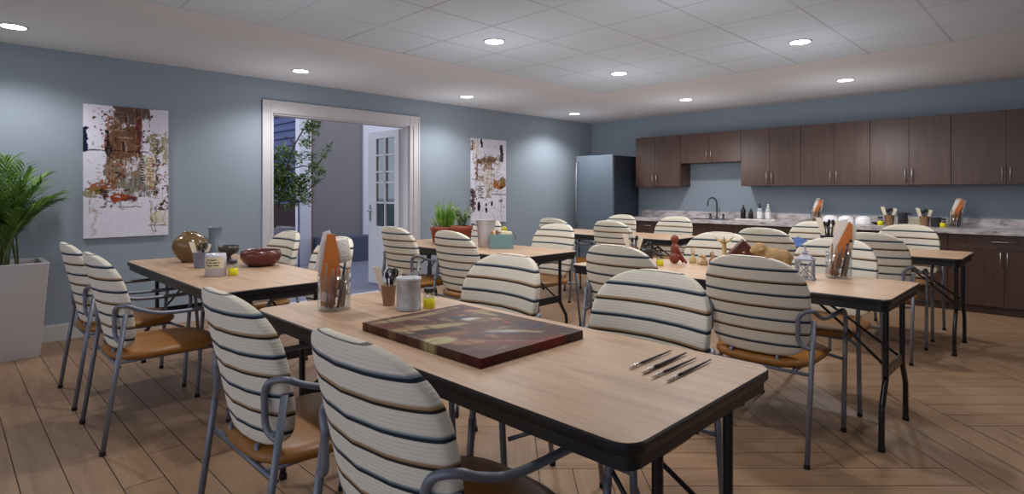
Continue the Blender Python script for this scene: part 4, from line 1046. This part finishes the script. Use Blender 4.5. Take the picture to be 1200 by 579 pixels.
# lantern table
t = thing('lantern', 'small white metal lantern with crossed bars on the middle right table', 'lantern', (-4.905, -5.318, TH), R(8))
M_lant = mat('pale grey painted metal', rgb(154,154,166), 0.45)
m = MB(); a = .044
m.box((-a-.008, -a-.008, 0), (a+.008, a+.008, .012)); m.box((-a-.006, -a-.006, .118), (a+.006, a+.006, .126))
for sx_ in (-1, 1):
    for sy_ in (-1, 1): m.box((sx_*a-.004, sy_*a-.004, .012), (sx_*a+.004, sy_*a+.004, .118))
for k in range(4):
    Mk = Matrix.Rotation(R(90*k), 4, 'Z')
    for s in (-1, 1): m.tube([Mk @ Vector((a, -s*a, .014)), Mk @ Vector((a, s*a, .116))], .0035, 6)
m.build('frame', M_lant, t)
MB().lathe([(.066, .124), (.066, .128), (.046, .145), (.022, .152), (.018, .156), (.018, .166), (.024, .168), (.010, .178)], n=4, smooth=False, M=Matrix.Rotation(R(45), 4, 'Z')).build('roof', M_lant, t)
MB().tube([Vector((.016*math.cos(q), 0, .190+.016*math.sin(q))) for q in [2*PI*i/16 for i in range(17)]], .0028, 6).build('ring', M_lant, t)
MB().lathe([(.018, .012), (.018, .055), (.002, .058)], n=16).build('candle', mat('white candle', rgb(226,222,214), .5), t)
supply_jar(-4.69, -5.445, TH, R(-75), 'beside the lantern on the middle right table', roller=False)
def fused(name, blobs, tubes, mtl, loc, rz, label, cat, voxel=.006):
    m = MB()
    for c, r in blobs: m.ellipsoid(c, r, 16, 10)
    for p, r in tubes: m.tube(p, r, 8)
    o = m.build(name, mtl, None, loc=loc, rot=(0, 0, rz)); tag(o, label, cat)
    rm = o.modifiers.new('remesh', 'REMESH'); rm.mode = 'VOXEL'; rm.voxel_size = voxel; rm.use_smooth_shade = True
    sm_ = o.modifiers.new('smooth', 'SMOOTH'); sm_.factor = .5; sm_.iterations = 4; return o
M_carv = mat('reddish brown carved wood', rgb(122,52,38), 0.4, var=.15, var_scale=20); M_wool = mat('golden straw wool', rgb(160,130,88), 0.95, bump=1.0, bump_scale=70, var=.2, var_scale=30)
fused('carved_figurine', [((0,0,.186), (.030,.030,.034)), ((0,.0,.115), (.030,.026,.050)), ((-.002,0,.045), (.038,.034,.045)), ((0,0,.150), (.020,.018,.02))],
      [([(.0,-.01,.05), (.045,-.012,.062), (.085,-.015,.008)], [.018,.014,.010]), ([(0,.015,.05), (.035,.02,.055), (.062,.022,.008)], [.018,.013,.010]), ([(.012,-.02,.135), (.030,-.024,.10), (.045,-.02,.065)], [.010,.009,.008]), ([(.012,.02,.135), (.028,.026,.10), (.040,.022,.065)], [.010,.009,.008])],
      M_carv, (-4.785, -4.37, TH), R(-61), 'reddish brown carved seated figurine on the middle right table', 'figurine', .005)
M_straw = mat('pale straw', rgb(198,170,116), 0.8, var=.15, var_scale=25)
t = thing('toy_palm', 'tiny straw palm tree left of the carved stable', 'figurine', (-4.60, -4.665, TH), R(-20))
MB().tube(smooth_path([(0,0,0), (.004,0,.08), (0,0,.165)], 4), .015, 8).build('trunk', M_straw, t)
m = MB()
for i in range(8):
    a = 2*PI*i/8; m.tube(smooth_path([Vector((0,0,.155)), Vector((math.cos(a)*.032, math.sin(a)*.032, .180)), Vector((math.cos(a)*.072, math.sin(a)*.072, .178+.038*(i % 2)))], 3), [.008,.008,.007,.006,.005,.003,.001], 6)
m.build('leaves', M_straw, t)
t = thing('toy_stable', 'dark brown wooden stable with gabled roof among the carved figures', 'toy stable', (-4.66, -4.83, TH), R(-62))
m = MB(); m.box((-.095,.03,0), (.095,.05,.085)); m.box((-.095,-.05,0), (-.080,.05,.085)); m.box((.080,-.05,0), (.095,.05,.085)); m.box((-.10,-.055,0), (.10,.055,.008)); m.build('wall', mat('dark brown toy wood', rgb(78,44,36), .5), t)
m = MB(); My = Matrix.Rotation(R(90), 4, 'X')
m.prism([(-.125,.072), (-.115,.060), (.0,.185), (.115,.060), (.125,.072), (0,.205)], -.06, .06, M=My); m.prism([(-.112,.070), (.112,.070), (0,.19)], -.05, .045, M=My); m.build('roof', mat('dark red brown toy roof', rgb(84,42,34), .5), t)
MB().prism([((.011 if i % 2 == 0 else .005)*math.cos(PI/2+i*PI/5), (.011 if i % 2 == 0 else .005)*math.sin(PI/2+i*PI/5)) for i in range(10)], 0, .004, M=Matrix.Translation((0, -.0445, .115)) @ My).build('star', M_straw, t)
sheep = fused('woolly_sheep', [((0,0,.085), (.085,.058,.062)), ((.055,0,.078), (.048,.052,.062)), ((-.078,-.006,.135), (.045,.040,.042)), ((-.112,-.010,.125), (.022,.018,.020)), ((-.045,0,.115), (.042,.040,.04)), ((-.070,-.046,.135), (.012,.018,.010)), ((-.070,.036,.135), (.012,.018,.010)), ((.095,0,.09), (.018,.016,.02))],
      [([(-.045,-.026,.06), (-.047,-.026,.004)], .014), ([(-.045,.026,.06), (-.047,.026,.004)], .014), ([(.055,-.026,.06), (.057,-.026,.004)], .014), ([(.055,.026,.06), (.057,.026,.004)], .014)],
      M_wool, (-4.72, -5.06, TH), R(-62), 'golden woolly sheep figurine between the stable and the lantern', 'figurine', .006); sheep.scale = (1.12, 1.12, 1.12)
fused('metal_pig', [((0,0,.028), (.030,.018,.018)), ((-.032,0,.036), (.016,.013,.013))], [([(-.015,-.009,.02), (-.015,-.009,.002)], .006), ([(-.015,.009,.02), (-.015,.009,.002)], .006), ([(.018,-.009,.02), (.018,-.009,.002)], .006), ([(.018,.009,.02), (.018,.009,.002)], .006)],
      M_lant, (-4.90, -5.185, TH), R(-30), 'tiny grey animal figure just left of the lantern', 'figurine', .004)
kinds = [((-4.640,-4.440), 'tall pale kneeling wooden figure nearest the carved seated one', .052, True), ((-4.665,-4.515), 'pale kneeling wooden figure with a blue headscarf', .044, False), ((-4.700,-4.560), 'tan kneeling wooden figure in front of the others', .044, False), ((-4.650,-4.600), 'brown hooded wooden figure next to the straw palm', .056, False)]
for i, ((x, y), l, h, ears) in enumerate(kinds):
    t = thing('nativity_figure', l, 'figurine', (x, y, TH), R(-30), 'small carved nativity figures')
    MB().lathe([(.024, 0), (.027, .006), (.024, h*.6), (.013, h*1.05), (.009, h*1.15)], n=16).build('robe', mat('figure wood %s' % 'abcd'[i], (rgb(190,164,112), rgb(206,184,148), rgb(160,130,92), rgb(150,112,78))[i], .6), t)
    MB().ellipsoid((0, 0, h*1.38), (.0145, .0145, .017), 14, 10).build('head', mat('figure face wood', rgb(198,160,120), .6), t)
    m = MB()
    if ears:
        for s in (-1, 1): m.tube([(s*.006, 0, h*1.6), (s*.016, 0, h*1.6+.034)], [.005, .002], 6)
    else: m.lathe([(.0165, h*1.28), (.0170, h*1.42), (.012, h*1.66), (.002, h*1.74)], (0, .004, 0), 14)
    m.build('headdress', (M_straw, mat('pale blue paint', rgb(150,170,190), .6), M_tanw, M_brw)[i], t)
paper_cup(-4.86, -4.06, TH, R(-56), 'at the left end of the middle right table', dark=3, blades=False, s=1.15)
M_dcup = mat('charcoal cup', rgb(48,46,54), 0.45)
paper_cup(-5.00, -4.27, TH, R(-59), 'beside the yellow paint on the middle right table', h=.11, r=.042, m=M_dcup, strips=False, dark=4, blades=False)
paint_pot(-4.955, -4.345, TH, 'beside the dark cup on the middle right table', 1.0)

# right table (by the counter)
fusedc = MB(); NXc = 18
vs = []; rnd = random.Random(2)
for j in range(NXc):
    for i in range(NXc):
        u_, v_ = i/(NXc-1)-.5, j/(NXc-1)-.5
        hgt = .012+.085*max(0, 1-(u_*u_*4.4+v_*v_*4.4))*(0.6+.4*math.sin(u_*19+v_*7)*math.cos(v_*15-u_*5))
        vs.append((u_*.38*(1+.10*math.sin(v_*17)), v_*.27*(1+.12*math.sin(u_*15)), max(.002, hgt)))
fs_ = [(j*NXc+i, j*NXc+i+1, (j+1)*NXc+i+1, (j+1)*NXc+i) for j in range(NXc-1) for i in range(NXc-1)]
fusedc.add(vs, fs_, True)
o = fusedc.build('folded_cloth', mat('blue patterned cloth', rgb(62,92,148), .85, var=.35, var_scale=18), None, loc=(-2.68, -4.53, TH), rot=(0, 0, R(-20))); tag(o, 'crumpled blue cloth on the right-hand table', 'cloth')
sd = o.modifiers.new('thickness', 'SOLIDIFY'); sd.thickness = .004; sd.offset = 1
paper_cup(-2.60, -4.80, TH, R(-74), 'beside the blue cloth on the right-hand table', h=.075, r=.05, m=mat('dark mug', rgb(30,32,42), .4), dark=5, blades=False, s=1.55)
t = thing('navy_pot', 'small navy pot at the near end of the right-hand table', 'pot', (-2.75, -5.33, TH)); MB().lathe([(.022, 0), (.026, .004), (.028, .05), (.024, .055), (.001, .05)], n=20).build('body', mat('navy glaze', rgb(34,40,72), .4), t)

# counter
CZ = .918
t = thing('soap_tray', 'low white tray under the soap bottles', 'tray', (-.15, -3.125, CZ))
m = MB(); m.box((-.055, -.29, 0), (.055, .29, .006)); m.box((-.055, -.29, .006), (-.049, .29, .016)); m.box((.049, -.29, .006), (.055, .29, .016)); m.box((-.049, -.29, .006), (.049, -.284, .016)); m.box((-.049, .284, .006), (.049, .29, .016)); m.build('tray_body', M_foam, t, bevel=.001)
def pump_bottle(y, r, h, body, pump, label, cat='bottle', lab=None):
    t = thing('pump_bottle', label, cat, (-.15, y, CZ+.006), R(-150))
    MB().lathe([(r*.95, 0), (r, .004), (r, h*.60), (r*.85, h*.70), (r*.35, h*.76), (r*.33, h*.80)], n=24).build('bottle', body, t)
    m = MB(); m.lathe([(r*.52, h*.74), (r*.52, h*.86), (r*.2, h*.87), (r*.2, h*.94), (r*.42, h*.945), (r*.42, h*1.0)], n=16); m.tube([(0,0,h*.975), (r*.9,0,h*.975), (r*1.15,0,h*.94)], r*.12, 8); m.build('pump', pump, t)
    if lab: MB().lathe([(r+.0008, h*.10), (r+.0008, h*.50)], n=24, cap0=False, cap1=False).build('label', lab, t)
M_dkb = mat('black glossy bottle', rgb(22,22,26), .2); M_clr = mat('clear pale plastic', rgb(186,190,198), .2); M_wlab = mat('white label', rgb(236,236,238), .6)
pump_bottle(-2.937, .036, .215, M_dkb, M_blackp, 'taller black pump bottle on the white tray')
pump_bottle(-3.052, .033, .165, M_dkb, M_blackp, 'shorter black pump bottle on the white tray')
pump_bottle(-3.180, .038, .235, M_clr, M_blackp, 'clear pump bottle with a black pump and white label', lab=M_wlab)
pump_bottle(-3.300, .036, .235, M_clr, M_foam, 'clear pump bottle with a white pump and white label', lab=M_wlab)
supply_jar(-.16, -3.945, CZ, R(-73), 'on the left part of the counter', roller=False, s=.92)
for y, l in ((-4.155, 'leftmost'), (-4.345, 'middle'), (-4.545, 'rightmost')):
    t = thing('white_bowl', l+' of three upturned white bowls on the counter', 'bowl', (-.28, y, CZ), 0, 'upturned white bowls on the counter')
    MB().lathe([(.090, 0), (.092, .004), (.092, .03), (.090, .062), (.084, .086), (.060, .098), (.046, .101), (.044, .107), (.038, .107), (.036, .101), (.001, .101)], n=36, cap1=False).build('body', mat('white porcelain', rgb(238,238,242), .25), t)
paint_pot(-.30, -4.735, CZ, 'on the counter right of the white bowls', 1.2)
paper_cup(-.24, -4.82, CZ, R(-80), 'first on the counter after the white bowls', h=.10, r=.045, dark=5, blades=False, s=1.25)
o = MB().lathe([(.03,.0), (.075,.02), (.09,.03), (.086,.03), (.001,.012)], n=28, cap1=False).build('black_dish', M_blackp, None, loc=(-.18, -4.69, CZ+.0)); tag(o, 'shallow black dish behind the yellow paint on the counter', 'dish')
t = thing('charcoal_jug', 'charcoal jug with a spout among the brushes on the counter', 'jug', (-.26, -4.965, CZ), R(-90))
MB().lathe([(.048, 0), (.050, .004), (.052, .15), (.056, .160), (.050, .160), (.047, .15), (.001, .02)], n=28, cap1=False).build('body', M_dcup, t)
MB().tube(smooth_path([(.045, 0, .145), (.075, 0, .150), (.095, 0, .140)], 3), [.014]*3+[.010]*4, 8).build('spout', M_dcup, t)
t = thing('cream_box', 'low cream box between the two groups of brushes on the counter', 'box', (-.20, -5.09, CZ)); m = MB(); m.box((-.05, -.075, 0), (.05, .075, .085)); m.build('box_body', mat('cream card', rgb(172,164,140), .8), t, bevel=.002); MB().box((-.053, -.078, .085), (.053, .078, .105)).build('lid', mat('cream card lid', rgb(182,174,150), .8), t, bevel=.002)
paper_cup(-.25, -5.185, CZ, R(-82), 'second on the counter, right of the cream box', h=.10, r=.045, dark=5, blades=False, s=1.2)
t = thing('charcoal_pot', 'low charcoal pot with a stubby handle next to the right supply jar', 'pot', (-.26, -5.300, CZ), R(-90))
MB().lathe([(.050, 0), (.054, .004), (.056, .108), (.058, .114), (.052, .114), (.050, .10), (.001, .02)], n=28, cap1=False).build('body', M_dcup, t); MB().tube([(.05, 0, .075), (.09, 0, .055)], .010, 8).build('handle', M_dcup, t)
paint_pot(-.30, -5.372, CZ, 'on the counter left of the right supply jar', 1.2)
supply_jar(-.19, -5.475, CZ, R(-83), 'on the right part of the counter', roller=False, s=.95)
